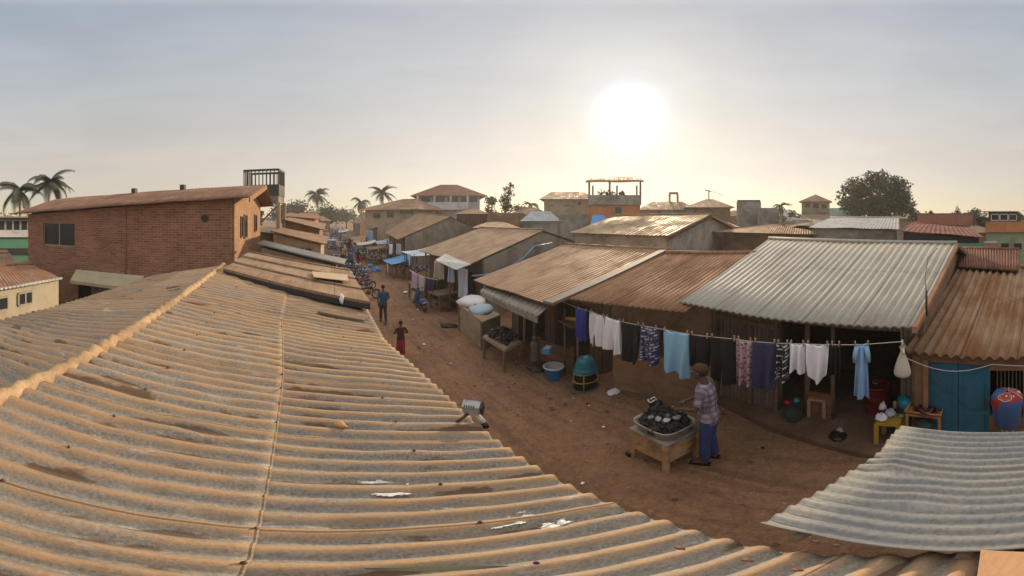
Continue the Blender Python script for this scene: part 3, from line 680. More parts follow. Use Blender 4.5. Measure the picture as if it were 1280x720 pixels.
# waves run across P0->P1, ribs run P0->P3
cmb=sheet(P0,P1,P1+(P2-P1)*1.5,P0+(P3-P0)*1.9,15,.015,8,8,jit=.003)
bd_=(P0-P3).normalized()
ncol=15*6+1
EPX=[(950,655.5),(1002,626),(1052,597),(1087,570),(1113,552),(1130,535.5)]
EV=[W(x_,y_,d=1.60+.20*i_/5*1.0) for i_,(x_,y_) in enumerate(EPX)]; cl_=[0]
for i_ in range(5): cl_.append(cl_[-1]+(EV[i_+1]-EV[i_]).length)
def eoff(a):
    s_=a*cl_[-1]
    for i_ in range(5):
        if s_<=cl_[i_+1]+1e-6: q_=EV[i_].lerp(EV[i_+1],(s_-cl_[i_])/(cl_[i_+1]-cl_[i_])); break
    o_=q_-P0.lerp(P1,a); o_.z=0; return o_
for i,v in enumerate(cmb.v):
    a_=(i%ncol)/(ncol-1); tt_=min(1,(i//ncol)/8*1.9); cmb.v[i]=v+eoff(a_)*(1-.6*tt_)+Vector((.07*math.sin(math.pi*tt_)**2*(1-a_)**2,0,0))
cmb.build('roof_sheet',m_greyc2,cn,thick=.006)
for t in (.15,.75):
    a=P0.lerp(P3,t)-Vector((0,0,.06)); b=P1.lerp(P2,t)-Vector((0,0,.06)); mb=MB(); mb.tube([a,b],.025,8); mb.build('rafter',m_timber,cn)
for t in (.2,1.1):
    b=P1.lerp(P2,t)+Vector((-.12,0,-.05)); mb=MB(); mb.tube([(b.x,b.y,0),(b.x,b.y,b.z)],.035,8); mb.build('post',m_timber,cn)
mb=MB(); q=[W(1221,722,d=1.50),W(1226,687,d=1.5),W(1296,690,d=1.5),W(1300,724,d=1.5)]; mb.slab(q,.02); meta(mb.build('plywood_board',M('orange_ply',(.52,.29,.15),.8,.12,3,.2,40),origin=q[0]),'flat orange brown board lying at the edge of the dusty roof under the canopy','board')

# porch step in front of the grey shack
mb=MB(); q=[G(893,503),G(960,538),G(1015,556),G(1078,574),Vector((4.35,-1.2,0)),Vector((8,-1.2,0)),Vector((8,3.2,0))]
for p in q: p.z=.13
b_=[Vector((p.x,p.y,-.05)) for p in q]
mb.hexa(b_[::-1],q[::-1]); meta(mb.build('pavement',M('earth_step',(.17,.10,.065),.95,.22,1.5,.7,16,dirt=(.10,.06,.04),dirta=.5)),kind='structure')
# ================= left side =================
# brick house
A=W(37,268,D=17); B=W(290,249,D=12.5); C=W(323,258,D=17.2)
zl=A.z; zr_=B.z
bk=thing('brick_house','long two storey red brick house with rusty brown roof and a round vent hole','house',((A.x+B.x)/2,(A.y+B.y)/2+2,0))
t=xy(B-A).normalized(); back=xy(C-B); 
Db=(zrow(335,15))
zb0=W(290,333,D=12.5).z; zb1=W(37,336,D=17).z
s0,r0=s_at(A,B,56); s1,r1=s_at(A,B,95)
L=xy(B-A).length
wz0,wz1=W(56,306,D=r0).z,W(56,278,D=r0).z
mb=MB()
def bw(u0,u1,z0,z1a,z1b=None):
    a=xy(A)+t*u0; b=xy(A)+t*u1; mb.wallbox(a,b,z0,z1a,z1b if z1b is not None else z1a,.22)
zt=lambda s: zl+(zr_-zl)*s/L
zb=lambda s: zb1+(zb0-zb1)*s/L
zz=min(zb0,zb1)
bw(0,s0,zz,zt(0),zt(s0)); bw(s0,s1,zz,wz0); bw(s0,s1,wz1,zt(s0),zt(s1)); bw(s1,L,zz,zt(s1),zt(L))
mb.build('wall',m_brick,bk)
mb=MB(); mb.wallbox(xy(A)-t*.0,xy(B),0,zz,th=.30); mb.build('lower_wall',M('brown_render',(.30,.17,.10),.95,.15,1.2,.4,15,dirt=(.2,.11,.07)),bk)
# side + back walls
n2=xy(C-B).normalized(); C2=xy(C); ridge_z=W(313,231,D=14.5).z; m_=(xy(B)+C2)/2
gable(bk,[B,Vector((m_.x,m_.y,ridge_z-.12)),Vector((C2.x,C2.y,B.z))],m_brick2,.2)
D2=xy(A)+back
wall(bk,C2,D2,B.z,A.z,m_brick); mA=(xy(A)+D2)/2
gable(bk,[A,Vector((mA.x,mA.y,ridge_z-.6)),Vector((D2.x,D2.y,A.z))],m_brick,.2)
window(bk,xy(A),xy(B),s0,s1,wz0,wz1,1,out=-.12 if False else .0,fm=m_frame,side=1)
hs,hr=s_at(A,B,257); hz_=W(257,273,D=hr).z; nf=Vector((t.y,-t.x,0))
p=xy(A)+t*hs+nf*.115
vb=MB(); ang=math.atan2(t.y,t.x)
for rr_,mt,nm,off in ((.17,m_dark,'round_vent',.0),):
    n=24; c0=Vector((p.x,p.y,hz_)); 
    base=vb.add([c0+nf*.0+t*(.15*math.cos(2*math.pi*i/n))+Vector((0,0,.15*math.sin(2*math.pi*i/n))) for i in range(n)])
    vb.face([base+i for i in range(n)]); v=vb.build(nm,m_black,bk,thick=.01)
vb=MB(); vb.tube([c0+nf*.01+t*(.165*math.cos(2*math.pi*i/n))+Vector((0,0,.165*math.sin(2*math.pi*i/n))) for i in range(n+1)],.02,6); vb.build('vent_ring',m_brick,v)
# side windows
for px0,px1,y0,y1 in ((297.5,300,270,297),(301.5,305.5,268,298),(315,318,268,290)):
    a_,ra=s_at(B,C,px0); b_,rb=s_at(B,C,px1)
    window(bk,xy(B),xy(C),a_,b_,W(px0,y1,D=ra).z,W(px0,y0,D=ra).z,0,out=.12,side=-1,fm=m_timber)
# roof
def bp(px,py,D): return W(px,py,D=D)
e0=bp(18,265.5,18.2); e1=bp(308,247,12.0); 
ex=xy(e1)-xy(B); 
e1=xy(B)+t*.75-n2*.45; e1.z=B.z+.05-.0; e0=xy(A)-t*.8-n2*.45; e0.z=A.z+.02
r1v=m_+t*.85; r1v=Vector((r1v.x,r1v.y,ridge_z)); r0v=mA-t*.6; r0v=Vector((r0v.x,r0v.y,ridge_z-.45))
sheet(e0,e1,r1v,r0v,60,.012,4,4,0,.03).build('roof',roofmat('brick_house_roof',(.33,.17,.10),(.22,.11,.065),.5,.75,sheet=(1.1,2.4)),bk,thick=.04)
k1=C2+t*.75+n2*.45; k1.z=B.z-.1; k0=D2-t*.8+n2*.45; k0.z=A.z-.1
sheet(k1,k0,r0v,r1v,60,.012,4,4,0,.03).build('roof',MC['brick_house_roof'],bk,thick=.04)
mb=MB(); mb.slab([e1,e1+t*.05,r1v+t*.05,r1v],.18); mb.build('verge_board',m_fascia,bk)
for u in (.44,.66):
    q=r0v.lerp(r1v,u); mb=MB(); mb.box((q.x,q.y,q.z+.10),(.22,.22,.28)); mb.build('chimney',m_dark,bk)
# concrete hood over the door
s0,ra=s_at(A,B,98); s1,rb=s_at(A,B,182); a=xy(A)+t*s0+nf*.16; b=xy(A)+t*s1+nf*.16; o1=nf*.5
za,zb_=W(98,336,D=ra).z,W(98,348,D=ra).z
mb=MB(); mb.hexa([Vector((a.x,a.y,za-.14)),Vector((b.x,b.y,za-.14)),Vector((b.x,b.y,0))+o1+Vector((0,0,zb_-.12)),Vector((a.x,a.y,0))+o1+Vector((0,0,zb_-.12))],[Vector((a.x,a.y,za)),Vector((b.x,b.y,za)),Vector((b.x,b.y,0))+o1+Vector((0,0,zb_+.02)),Vector((a.x,a.y,0))+o1+Vector((0,0,zb_+.02))])
mb.build('door_hood',M('pale_concrete',(.50,.43,.29),.9,.12,2,.3,20),bk)
s0,_=s_at(A,B,101); s1,_=s_at(A,B,117); s2,_=s_at(A,B,165)
mb=MB(); mb.wallbox(xy(A)+t*s0+nf*.17,xy(A)+t*s1+nf*.17,.1,zb_+.05,th=.05); mb.build('door',m_black,bk)
mb=MB(); mb.wallbox(xy(A)+t*s1+nf*.17,xy(A)+t*s2+nf*.17,.1,zb_-.05,th=.05); mb.build('shutter',roofmat('shutter_tin',(.33,.32,.3),(.25,.2,.15),.3,.6,wave=.1),bk)
mb=MB(); q=xy(A)+t*(L*.56)+nf*.13; mb.tube([(q.x,q.y,zz-.2),(q.x,q.y,zt(L*.56)-.1)],.025,6); mb.build('drain_pipe',m_brick,bk)

# slatted wooden tower beside brick house
tw=thing('lookout_tower','dark slatted wooden tower on stilts rising beside the brick house','tower',W(330,300,D=19)-Vector((0,0,4)))
c=W(327,250,D=19.5); tl=xy(W(305,250,D=19)); tr=xy(W(348,250,D=18.4)); tt=(tr-tl).normalized(); tn=Vector((-tt.y,tt.x,0)); wdt=(tr-tl).length
q4=[tl,tr,tr+tn*1.5,tl+tn*1.5]
z_=lambda y: W(327,y,D=18.7).z
def ring(z0,z1,mat,name,th=.06):
    mb=MB()
    for i in range(4): mb.wallbox(q4[i],q4[(i+1)%4],z0,z1,th=th)
    return mb.build(name,mat,tw)
ring(z_(245),z_(231),m_dark,'solid_railing'); 
mb=MB()
for i in range(4): mb.wallbox(q4[i],q4[(i+1)%4],z_(214),z_(211.5),th=.09)
mb.build('top_rail',m_dark,tw)
for i in range(4):
    for k in range(9 if i%2==0 else 6):
        n_=9 if i%2==0 else 6
        a=q4[i].lerp(q4[(i+1)%4],k/n_); mb=MB(); mb.box((a.x,a.y,(z_(231)+z_(213))/2),(.05,.05,z_(213)-z_(231))); mb.build('slat',m_dark,tw)
mb=MB(); p4=[Vector((q.x,q.y,z_(244))) for q in q4]; mb.slab(p4,z_(244)-z_(254)); mb.build('platform',m_stucco,tw)
for q in q4:
    mb=MB(); mb.box((q.x*.995,q.y*.995,z_(253)/2),(.2,.2,z_(253))); mb.build('post',m_timl,tw)
mb=MB(); a=q4[1]; b=q4[0]; mb.tube([(a.x,a.y,z_(256)),(b.x,b.y,z_(300))],.05,6); mb.build('brace',m_timber,tw)

# sheet roofs stepping down to the street on the left side
def leanto(name,label,a,b,c,d,roof,wm,th=.06,n=0,amp=.02,cat='shack',wins=()):
    """a near ridge, b near eave, c far eave, d far ridge"""
    h=thing(name,label,cat,((a.x+c.x)/2,(a.y+c.y)/2,0))
    sheet(b,c,d,a,n,amp,3,6,0,.04).build('roof',roof,h,thick=th)
    dn=Vector((0,0,.1)); e=.06; A_=lambda p,q,k:p.lerp(q,k)-dn
    na,nb,nc,nd_=A_(a,c,e),A_(b,d,.12),A_(c,a,.12),A_(d,b,e)
    for p,q in ((na,nb),(nb,nc),(nc,nd_),(nd_,na)): wall(h,p,q,p.z,q.z,wm,.12)
    return h,na,nb
a,b,c,d=W(279,335,d=1.0),W(463,377,d=1.46),W(437,341,d=1.46),W(311,318,d=1.0)
l1=thing('plank_roof_shack','shack with thick brown board like roof panels overlapping the dusty wavy roof','shack',((a.x+c.x)/2,(a.y+c.y)/2,0))
m_board=roofmat('board_roof',(.40,.27,.165),(.25,.15,.09),.45,.8,sheet=(2.6,.9),lap=.8)
mb=MB(); N=3
for k in range(N):
    u0,u1=k/N,(k+1)/N; o=Vector((0,0,.03*(k+0))); q=[a.lerp(d,u0)+o,b.lerp(c,u0)+o,b.lerp(c,u1)+o,a.lerp(d,u1)+o]; kb=MB(); kb.slab(q,.05)
    p=kb.build('roof_panel',m_board,l1)
    kb=MB(); kb.tube([q[3]+Vector((0,0,.01)),q[2]+Vector((0,0,.01))],.035,6); kb.build('batten',m_board,l1)
mb.slab([x-Vector((0,0,.05)) for x in (a,b,c,d)],.10); mb.build('roof_edge',m_dark,l1)
lo=Vector((0,0,.2))
for p,q in ((a,b),(b,c),(c,d),(d,a)):
    cc=(a+b+c+d)/4; p2=p.lerp(cc,.12)-lo; q2=q.lerp(cc,.12)-lo; wall(l1,p2,q2,p2.z,q2.z,m_woodd,.1)
m_tanboard=M('tan_sheet',(.44,.34,.23),.85,.15,4)
mb=MB(); q=[W(392,346,d=1.20),W(436,351,d=1.31),W(434,343,d=1.31),W(390,339,d=1.20)]; mb.slab(q,.012); meta(mb.build('loose_sheet',m_tanboard,origin=q[0]),'pale loose sheet lying on the brown board roof','metal sheet')
mb=MB(); p=W(427,374,d=1.42); mb.blob(p,(.035,.03,.08),3,.3); meta(mb.build('white_rag',m_whitec,origin=p),'small white rag caught at the edge of the board roof','rag')
mb=MB(); mb.slab([W(397,389,d=1.42),W(455,400,d=1.6),W(462,395,d=1.6),W(405,386,d=1.42)],.03); meta(mb.build('roof_batten',m_timber,origin=W(397,389,d=1.42)),'thin weathered batten lying on the dusty roof near its far corner','batten')

leanto('grey_sheet_shack','shack with one low grey sheet roof behind the board roof',W(322,305,D=11.7),W(430,331,D=9.95),W(433,325,D=11.4),W(330,301,D=13.2),m_greyc2,m_mud,.05,16,.015)
h3,na,nb=leanto('lower_tan_house','tan plastered house with low brown roof and dark street windows',W(338,289,D=14.6),W(408,306,D=13.4),W(411,296,D=18),W(352,285,D=18.4),m_brown,m_beige)
for k in (.35,.55,.72): window(h3,na,nb,xy(nb-na).length*k,xy(nb-na).length*(k+.14),2.35,2.85,0,out=.09,side=-1)
leanto('upper_tan_house','taller tan house with dark edged brown roof sloping to the street',W(349,273.5,D=19.5),W(405,287.5,D=18.5),W(408,280,D=27),W(362,272,D=27),m_brown,m_mud2)
leanto('orange_wall_house','distant low house with an orange rust roof beyond the slatted tower',W(352,270,D=34),W(398,274,D=32),W(402,271,D=46),W(362,266,D=46),m_orange,m_orangew)
leanto('dim_tan_house','tan shack roof squeezed between tower and upper tan house',W(322,290,D=19.6),W(345,292,D=21),W(348,285,D=25),W(324,282,D=25),m_tan,m_mud)

# low cream house with rusted roof, far left
E0,E1=W(-25,372,D=8.6),W(77,346,D=10.6); R0,R1=W(-30,334,D=11.8),W(40,331,D=13)
E1.z=E0.z=(E0.z+E1.z)/2+.03
F0,F1=fline(E0,E1,R1,R0,.25,.15)
ws=[]
for p0,p1,y0,y1,mu in ((-6,9,371,389,0),(22,39,365,382,1)):
    a_,ra=s_at(F0,F1,p0); b_,_=s_at(F0,F1,p1); ws.append((a_,b_,zrow(y1,ra),zrow(y0,ra),mu))
lh=house('cream_house','low cream plastered house with flaking orange rust roof and pale edge sheet',E0,E1,R1,R0,m_orange,m_cream,f=.6,ov=.25,li=.1,wins=ws,jit=.05)
mb=MB(); mb.tube([E0+Vector((0,0,.02)),E1+Vector((0,0,.02))],.05,8); mb.build('edge_sheet',m_silver,lh)
E0,E1=W(-30,331,D=15),W(20,328,D=15.5); R0,R1=W(-30,318,D=19),W(12,317,D=19); 
house('small_rust_shack','small shack with bright rusty roof below the green balcony house',E0,E1,R1,R0,m_orange,m_mud,f=.5,jit=.06)
mb=MB(); mb.slab([W(20,343,D=14),W(37,340,D=15),W(37,328,D=19),W(12,330,D=19)],.1); 
lw=thing('lean_roof_shed','shed with bare pale flat roof against the brick house','shed',W(30,340,D=16)-Vector((0,0,1))); lw.location.z=0; WL[lw.name]=Vector(lw.location)
mb.build('roof',m_cream,lw); mb=MB(); p=W(22,343,D=14.4); q=W(36,340,D=15.3); mb.wallbox(p,q,0,min(p.z,q.z)-.1,th=.2); mb.build('wall',m_cream,lw)
# green balcony house
gb=boxhouse('green_balcony_house','two storey house with green band and white glazed balcony, partly behind the brick house',-40,44,272,30,m_green,depth=8,flat=True,roofm=m_conc,ov=.9)
A2=Vector(gb['_A'][0:3]); B2=Vector(gb['_A'][3:6]); n_=Vector(gb['_A'][6:9]); tt=xy(B2-A2).normalized(); Lb=xy(B2-A2).length
zf=lambda y: W(10,y,D=30).z
mb=MB(); mb.wallbox(xy(A2)-n_*.2,xy(B2)-n_*.2,zf(296),zf(288),th=.25); mb.build('balcony_rail',m_white,gb)
for k in range(9): window(gb,xy(A2),xy(B2),Lb*k/9+.05,Lb*(k+1)/9-.05,zf(288),zf(275),0,out=.2,side=-1,fm=m_framew)
mb=MB(); mb.wallbox(xy(A2)-n_*.15,xy(B2)-n_*.15,zf(317),zf(310),th=.2); mb.build('dark_band',m_dark,gb)

# ================= background of the sunny side =================
boxhouse('beige_upper_house','beige two storey house with low brown hip roof, left of the white balcony house',457,521,262,40,m_beige,depth=9,yroof=249,roofm=m_brown,ov=.8,D1=36,wins=((.18,.32,266,273,0),(.45,.58,264,272,0),(.7,.95,262,268,0)))
wh=boxhouse('white_balcony_house','tall pale blue house with open balcony under a red hip roof',523,599,245,42,m_white,depth=8,yroof=231,roofm=m_red,ov=1.0,wins=())
A2=Vector(wh['_A'][0:3]); B2=Vector(wh['_A'][3:6]); n_=Vector(wh['_A'][6:9]); tt=xy(B2-A2).normalized(); Lb=xy(B2-A2).length; zf=lambda y: W(560,y,D=42).z
for u0,u1 in ((.03,.2),(.23,.44),(.47,.66),(.69,.8),(.83,.97)):
    window(wh,xy(A2),xy(B2),Lb*u0,Lb*u1,zf(253),zf(245.5),0,out=.08,side=-1,fm=m_framew)
mb=MB(); mb.wallbox(xy(A2)-n_*1.0,xy(A2+(B2-A2)*.8)-n_*1.0,zf(262),zf(253.5),th=.12); mb.build('balcony_rail',m_white,wh)
mb=MB(); q=[xy(A2)-n_*1.05,xy(A2+(B2-A2)*.8)-n_*1.05,xy(A2+(B2-A2)*.8),xy(A2)]
for p in q: p.z=zf(261)
mb.slab(q,.15); mb.build('balcony_floor',m_white,wh)
for u in (.0,.27,.53,.8):
    p=xy(A2)+tt*Lb*u-n_*1.0; mb=MB(); mb.box((p.x,p.y,zf(254)),(.18,.18,(zf(245)-zf(262)))); mb.build('post',m_white,wh)
boxhouse('rust_block_house','small dark walled block with flat rust red roof beside the white balcony house',572,609,267,31,m_darkred,depth=5,yroof=261,roofm=m_orange,ov=.3)
boxhouse('brown_wall_store','windowless brown store wall behind the stuccoed gable',610,655,268,27,m_mud,depth=5,flat=True,roofm=m_mud,ov=.03)
boxhouse('blue_sheet_store','low store with pale blue grey roof in front of the dark palm',655,697,276,25,m_conc,depth=5,yroof=264,roofm=m_bluer,ov=.3,hip=.2)
boxhouse('red_roof_store','low store with faded red roof behind the pale blue roof',640,684,268,33,m_mud,depth=6,yroof=259,roofm=m_darkred,ov=.4)
boxhouse('tan_panel_house','tan panelled upper storey house with thin brown roof beside the roof terrace',681,738,249,30,m_beige,depth=7,yroof=240,roofm=m_brown,ov=.5,hip=.1,wins=((.72,.8,251,257,0),(.1,.2,256,258,0),(.42,.55,256,258,0)))
boxhouse('grey_annex','grey blockwork annex below the tan panelled house',700,742,270,25,m_conc,depth=3,flat=True,ov=.02)
# terrace building
te=boxhouse('roof_terrace_house','orange walled house with concrete parapet and open roof terrace on posts',738,799,256,24,m_orangew,depth=5,flat=True,ov=.05,wins=((.5,.65,258,268,0),))
A2=Vector(te['_A'][0:3]); B2=Vector(te['_A'][3:6]); n_=Vector(te['_A'][6:9]); tt=xy(B2-A2).normalized(); Lb=xy(B2-A2).length; zf=lambda y: W(768,y,D=24).z
q4=[xy(A2)-tt*.08-n_*.12,xy(B2)+tt*.08-n_*.12,xy(B2)+tt*.08+n_*4.5,xy(A2)-tt*.08+n_*4.5]
mb=MB()
for i in range(4): mb.wallbox(q4[i],q4[(i+1)%4],zf(256),zf(244),th=.15)
mb.build('parapet',m_conc,te)
for u,v in ((0,0),(.4,0),(1,0),(0,.9),(.55,.9),(1,.9)):
    p=q4[0].lerp(q4[1],u)+n_*4.4*v; mb=MB(); mb.box((p.x,p.y,(zf(244)+zf(226))/2),(.1,.1,zf(226)-zf(244))); mb.build('post',m_timber,te)
q=[p.copy() for p in q4]; q=[q4[0]-tt*.25-n_*.3,q4[1]+tt*.25-n_*.3,q4[2]+tt*.25,q4[3]-tt*.25]
for i,p in enumerate(q): p.z=zf(228 if i<2 else 213)
sheet(q[0],q[1],q[2],q[3],24,.03,3,4,0,.05).build('terrace_roof',m_brown,te,thick=.05)
for u,s_ in ((.25,.42),(.42,.34),(.65,.26)):
    p=q4[0].lerp(q4[1],u)+n_*1.2; mb=MB(); crown(mb,[((p.x,p.y,zf(244)+.15),(s_*1.2,s_,s_))],160,.1,random.Random(int(u*90))); meta(mb.build('potted_plant',leafmat('pot_leaf',(.05,.07,.03)),origin=p),{.25:'leafy plant at the left post of the roof terrace',.42:'bushy round plant in the middle of the roof terrace',.65:'low plant beside the clutter on the roof terrace'}[u],'plant','plants on the roof terrace')
mb=MB(); mb.slab([W(738,281,D=22),W(758,279,D=21),W(756,269,D=23),W(741,268,D=23.5)],.03); 
bt=thing('tarp_shelter','low shelter under a blue tarpaulin below the roof terrace','shelter',xy(W(748,275,D=22))); mb.build('tarp',m_tarp,bt)
mb=MB(); p=xy(W(740,275,D=22.4)); q=xy(W(757,275,D=21.4)); mb.wallbox(p,q,0,W(748,281,D=22).z-.1,th=.15); mb.build('wall',m_conc,bt)

boxhouse('grey_block_house','unfinished grey block house right of the roof terrace',801,868,262,30,m_conc,depth=6,yroof=252,roofm=m_brown,ov=.3,hip=.2)
tk=thing('tank_frame','square concrete frame of a water tank stand on the skyline','tank stand',xy(W(842,260,D=33)))
for px in (837,847):
    for D in (33,34): p=W(px,242.5,D=D); mb=MB(); mb.box((p.x,p.y,p.z/2),(.16,.16,p.z)); mb.build('post',m_conc,tk)
a_,b_=W(836.4,242.5,D=33.5),W(847.6,242.5,D=33.5); mb=MB(); mb.wallbox(a_,b_,a_.z,a_.z+.16,th=1.3); mb.build('platform',m_conc,tk)
boxhouse('brown_hip_house','brown hipped roof house under the bent antenna pole',862,912,259,30,m_mud,depth=7,yroof=249,roofm=m_brown,ov=.5,hip=.4)
an=thing('antenna_pole','thin bent antenna pole standing on the brown hipped roof','antenna',W(886,250,D=33))
mb=MB(); mb.tube([W(886,251,D=33),W(886,238,D=33)],.06,6); mb.build('pole',m_dark,an)
mb=MB(); mb.tube([W(881,238,D=33),W(887,238.5,D=33),W(888,240,D=33)],.05,6); mb.build('bracket',m_dark,an)
mb=MB(); mb.tube([W(888,239,D=33),W(896,241,D=33),W(904,245,D=33)],.018,5); mb.build('wire',m_dark,an)
boxhouse('concrete_block_house','bare concrete block with darker flat top right of the brown hipped roof',922,950,252,24,m_conc,depth=4,flat=True,ov=.02,roofm=m_dark)
boxhouse('low_concrete_wall_house','low concrete building stepping down from the bare block',948,972,262,23,m_conc,depth=4,flat=True,ov=.02)
boxhouse('brown_shed_row','brown walled sheds behind the pale gable',905,1012,290,17,m_mud,depth=5,yroof=280,roofm=m_brown,ov=.5,D1=15)
mb=MB(); q=[W(975,283,D=17.5),W(1035,288,D=15),W(1030,277,D=19),W(990,270,D=20)]
ds=thing('patched_roof_shed','shed under crumpled grey and white scrap sheets before the turret','shed',xy(W(1003,280,D=17))); 
sheet(q[0],q[1],q[2],q[3],0,0,6,6,0,.25).build('roof',m_stucco,ds,thick=.03)
for px,py,mt in ((985,272,m_ltarp),(997,268,m_silver),(1008,273,m_silver),(978,279,m_stucco)):
    p=W(px,py,D=18); mb=MB(); mb.slab([p+Vector((-.5,-.3,-.15)),p+Vector((.45,-.2,-.05)),p+Vector((.35,.5,.2)),p+Vector((-.3,.45,.3))],.03); mb.build('scrap_sheet',mt,ds)
mb=MB(); mb.wallbox(W(978,283,D=17.6),W(1033,288,D=15.2),0,W(1005,287,D=16.2).z,th=.2); mb.build('wall',m_mud,ds)
# turret
tu=boxhouse('pale_turret','small pale turret with dark openings and pyramid roof',1003,1036,252,30,m_beige,depth=2.4,yroof=243,roofm=m_brown,ov=.35,hip=.5,wins=((.08,.3,254,260,0),(.4,.62,254,261,0),(.72,.92,255,261,0)))
A2=Vector(tu['_A'][0:3]); B2=Vector(tu['_A'][3:6]); n_=Vector(tu['_A'][6:9]); mb=MB(); z0=W(1020,266,D=30).z; z1=W(1020,262,D=30).z; mb.wallbox(xy(A2)-n_*.12,xy(B2)-n_*.12,z0,z1,th=.2); mb.build('ledge',m_conc,tu)
boxhouse('green_roof_hall','distant hall with dark green roof between the turret and big tree',1034,1074,270,40,m_green,depth=8,yroof=260,roofm=m_greenr,ov=.4,hip=.05)
# big silver roof hall
E0,E1=W(1011,283,D=14.5),W(1124,288,D=12.2); R0,R1=W(1038,272.5,D=20),W(1124,272.5,D=18.5)
E0.z=E1.z=(E0.z+E1.z)/2
sv=house('silver_roof_hall','long hall with bright silver sheet roof in front of the big round tree',E0,E1,R1,R0,m_silver,m_conc,f=.4,ov=.4,li=.2,jit=.05,rows=5,sidemat=m_conc)
E0,E1=W(1123,288,D=12.3),W(1230,297,D=12.2); R0,R1=W(1140,279,D=17.5),W(1212,284,D=17.5)
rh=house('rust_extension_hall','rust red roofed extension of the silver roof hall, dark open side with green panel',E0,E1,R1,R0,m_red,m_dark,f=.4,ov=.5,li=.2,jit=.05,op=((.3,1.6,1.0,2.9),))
a_=E0.lerp(E1,.68); mb=MB(); zz_=W(1210,312,D=12.6).z; z2=W(1210,303,D=12.6).z; mb.wallbox(a_,E1,zz_,z2,th=.1); mb.build('green_panel',m_green,rh)
boxhouse('red_flat_wall_house','plain rust red walled building on the skyline right of the big tree',1147,1196,268,36,M('red_wall',(.30,.12,.075),.9,.15,1,.2,20),depth=5,flat=True,ov=.02,roofm=m_darkred,D1=34)
gh2=boxhouse('pale_green_house','pale green walled house with orange parapet and small glazed roof cabin',1234,1300,290,21,m_palegreen,depth=6,flat=True,ov=.02,wins=((.26,.42,303,312,0),(.5,.66,303,312,0),(.75,.85,303,312,0)))
A2=Vector(gh2['_A'][0:3]); B2=Vector(gh2['_A'][3:6]); n_=Vector(gh2['_A'][6:9]); tt=xy(B2-A2).normalized(); zf=lambda y: W(1255,y,D=21).z
mb=MB(); mb.wallbox(xy(A2)-n_*.15-tt*.1,xy(B2)-n_*.15,zf(290),zf(277),th=.2); mb.build('parapet',m_orangew,gh2)
cabz0,cabz1=zf(277),zf(265); c4=[xy(A2)+tt*.1+n_*.3,xy(A2)+tt*1.95+n_*.3,xy(A2)+tt*1.95+n_*2.5,xy(A2)+tt*.1+n_*2.5]
mb=MB()
for i in range(4): mb.wallbox(c4[i],c4[(i+1)%4],cabz0-.7,cabz1,th=.08)
cb=mb.build('roof_cabin',m_dark,gh2)
for k in range(3): window(cb,c4[0],c4[1],.15+k*.57,.15+k*.57+.5,cabz0+.05,cabz1-.12,0,out=.06,side=-1,fm=m_framew)
mb=MB(); q=[c4[0]-tt*.3-n_*.2,c4[1]+tt*.1-n_*.2,c4[2]+tt*.1,c4[3]-tt*.3]
for p in q: p.z=cabz1+.06
mb.slab(q,.05); mb.build('cabin_roof',m_silver,gh2)
# near dark red roof behind the rusty shack
E0,E1=W(1199,333,D=8.7),W(1273,334,D=8.2); R0,R1=W(1198,311,D=10.5),W(1273,313,D=10)
E0.z=E1.z=min(E0.z,E1.z)-.03
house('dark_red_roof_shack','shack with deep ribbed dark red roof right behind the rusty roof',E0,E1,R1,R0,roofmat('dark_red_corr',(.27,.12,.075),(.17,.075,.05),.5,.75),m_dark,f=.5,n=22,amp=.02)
sb=thing('street_board','white framed pinkish board standing before the pale green house','board',xy(W(1240,310,D=15)))
mb=MB(); p,q=W(1230,304,D=15),W(1246,304,D=15); mb.wallbox(p,q,W(1238,312,D=15).z,p.z,th=.06); mb.build('panel',M('pink_panel',(.52,.25,.2),.8,.1),sb)
mb=MB(); mb.wallbox(p,q,p.z,p.z+.08,th=.1); mb.build('frame',m_framew,sb); 
for u in (p,q): mb=MB(); mb.tube([(u.x,u.y,0),(u.x,u.y,p.z)],.04,6); mb.build('leg',m_timber,sb)
# filler roofs further out
def fill(lbl,px0,px1,yt,D,wm,yr,rm,nm='distant_house'): boxhouse(nm,lbl,px0,px1,yt,D,wm,depth=7,yroof=yr,roofm=rm,ov=.5,hip=.25)
fill('distant mud house roof low behind the white sheet house',640,690,277,42,m_mud,271,m_brown)
fill('distant brown roof peeping over the golden roof, left of the roof terrace',700,740,275,48,m_mud,268,m_tan)
fill('distant grey walled roof between roof terrace and tank frame',805,840,266,46,m_conc,259,m_darkred)
fill('distant tan roof behind the tank frame',845,880,268,55,m_beige,262,m_tan)
fill('distant red roofed house far behind the concrete block',905,945,270,50,m_mud,263,m_red)
fill('distant grey roof far beyond the scrap sheet shed',955,1000,270,48,m_mud,262,m_greyc)
fill('distant tan roof behind the silver hall, under the big tree',1090,1146,273,50,m_beige,267,m_tan)
fill('distant brown roof among the trees, before the cypress',1185,1236,290,28,m_mud,282,m_brown)
fill('distant orange roof at the end of the shaded row, under the palm',366,400,272,60,m_mud,266,m_orange)
fill('distant brown roof far down the shaded row',380,412,276,80,m_mud,270,m_brown)
fill('distant mud house between beige house and white balcony house',505,525,275,50,m_mud,268,m_tan)
fill('distant roof at the far left behind the brick house',-20,34,290,45,m_mud,283,m_tan)
fill('low brown house directly behind the golden roof',870,915,283,21,m_mud,275,m_brown)
fill('low tan house behind the stuccoed gable and blue hose',600,640,284,22,m_mud,277,m_brown)
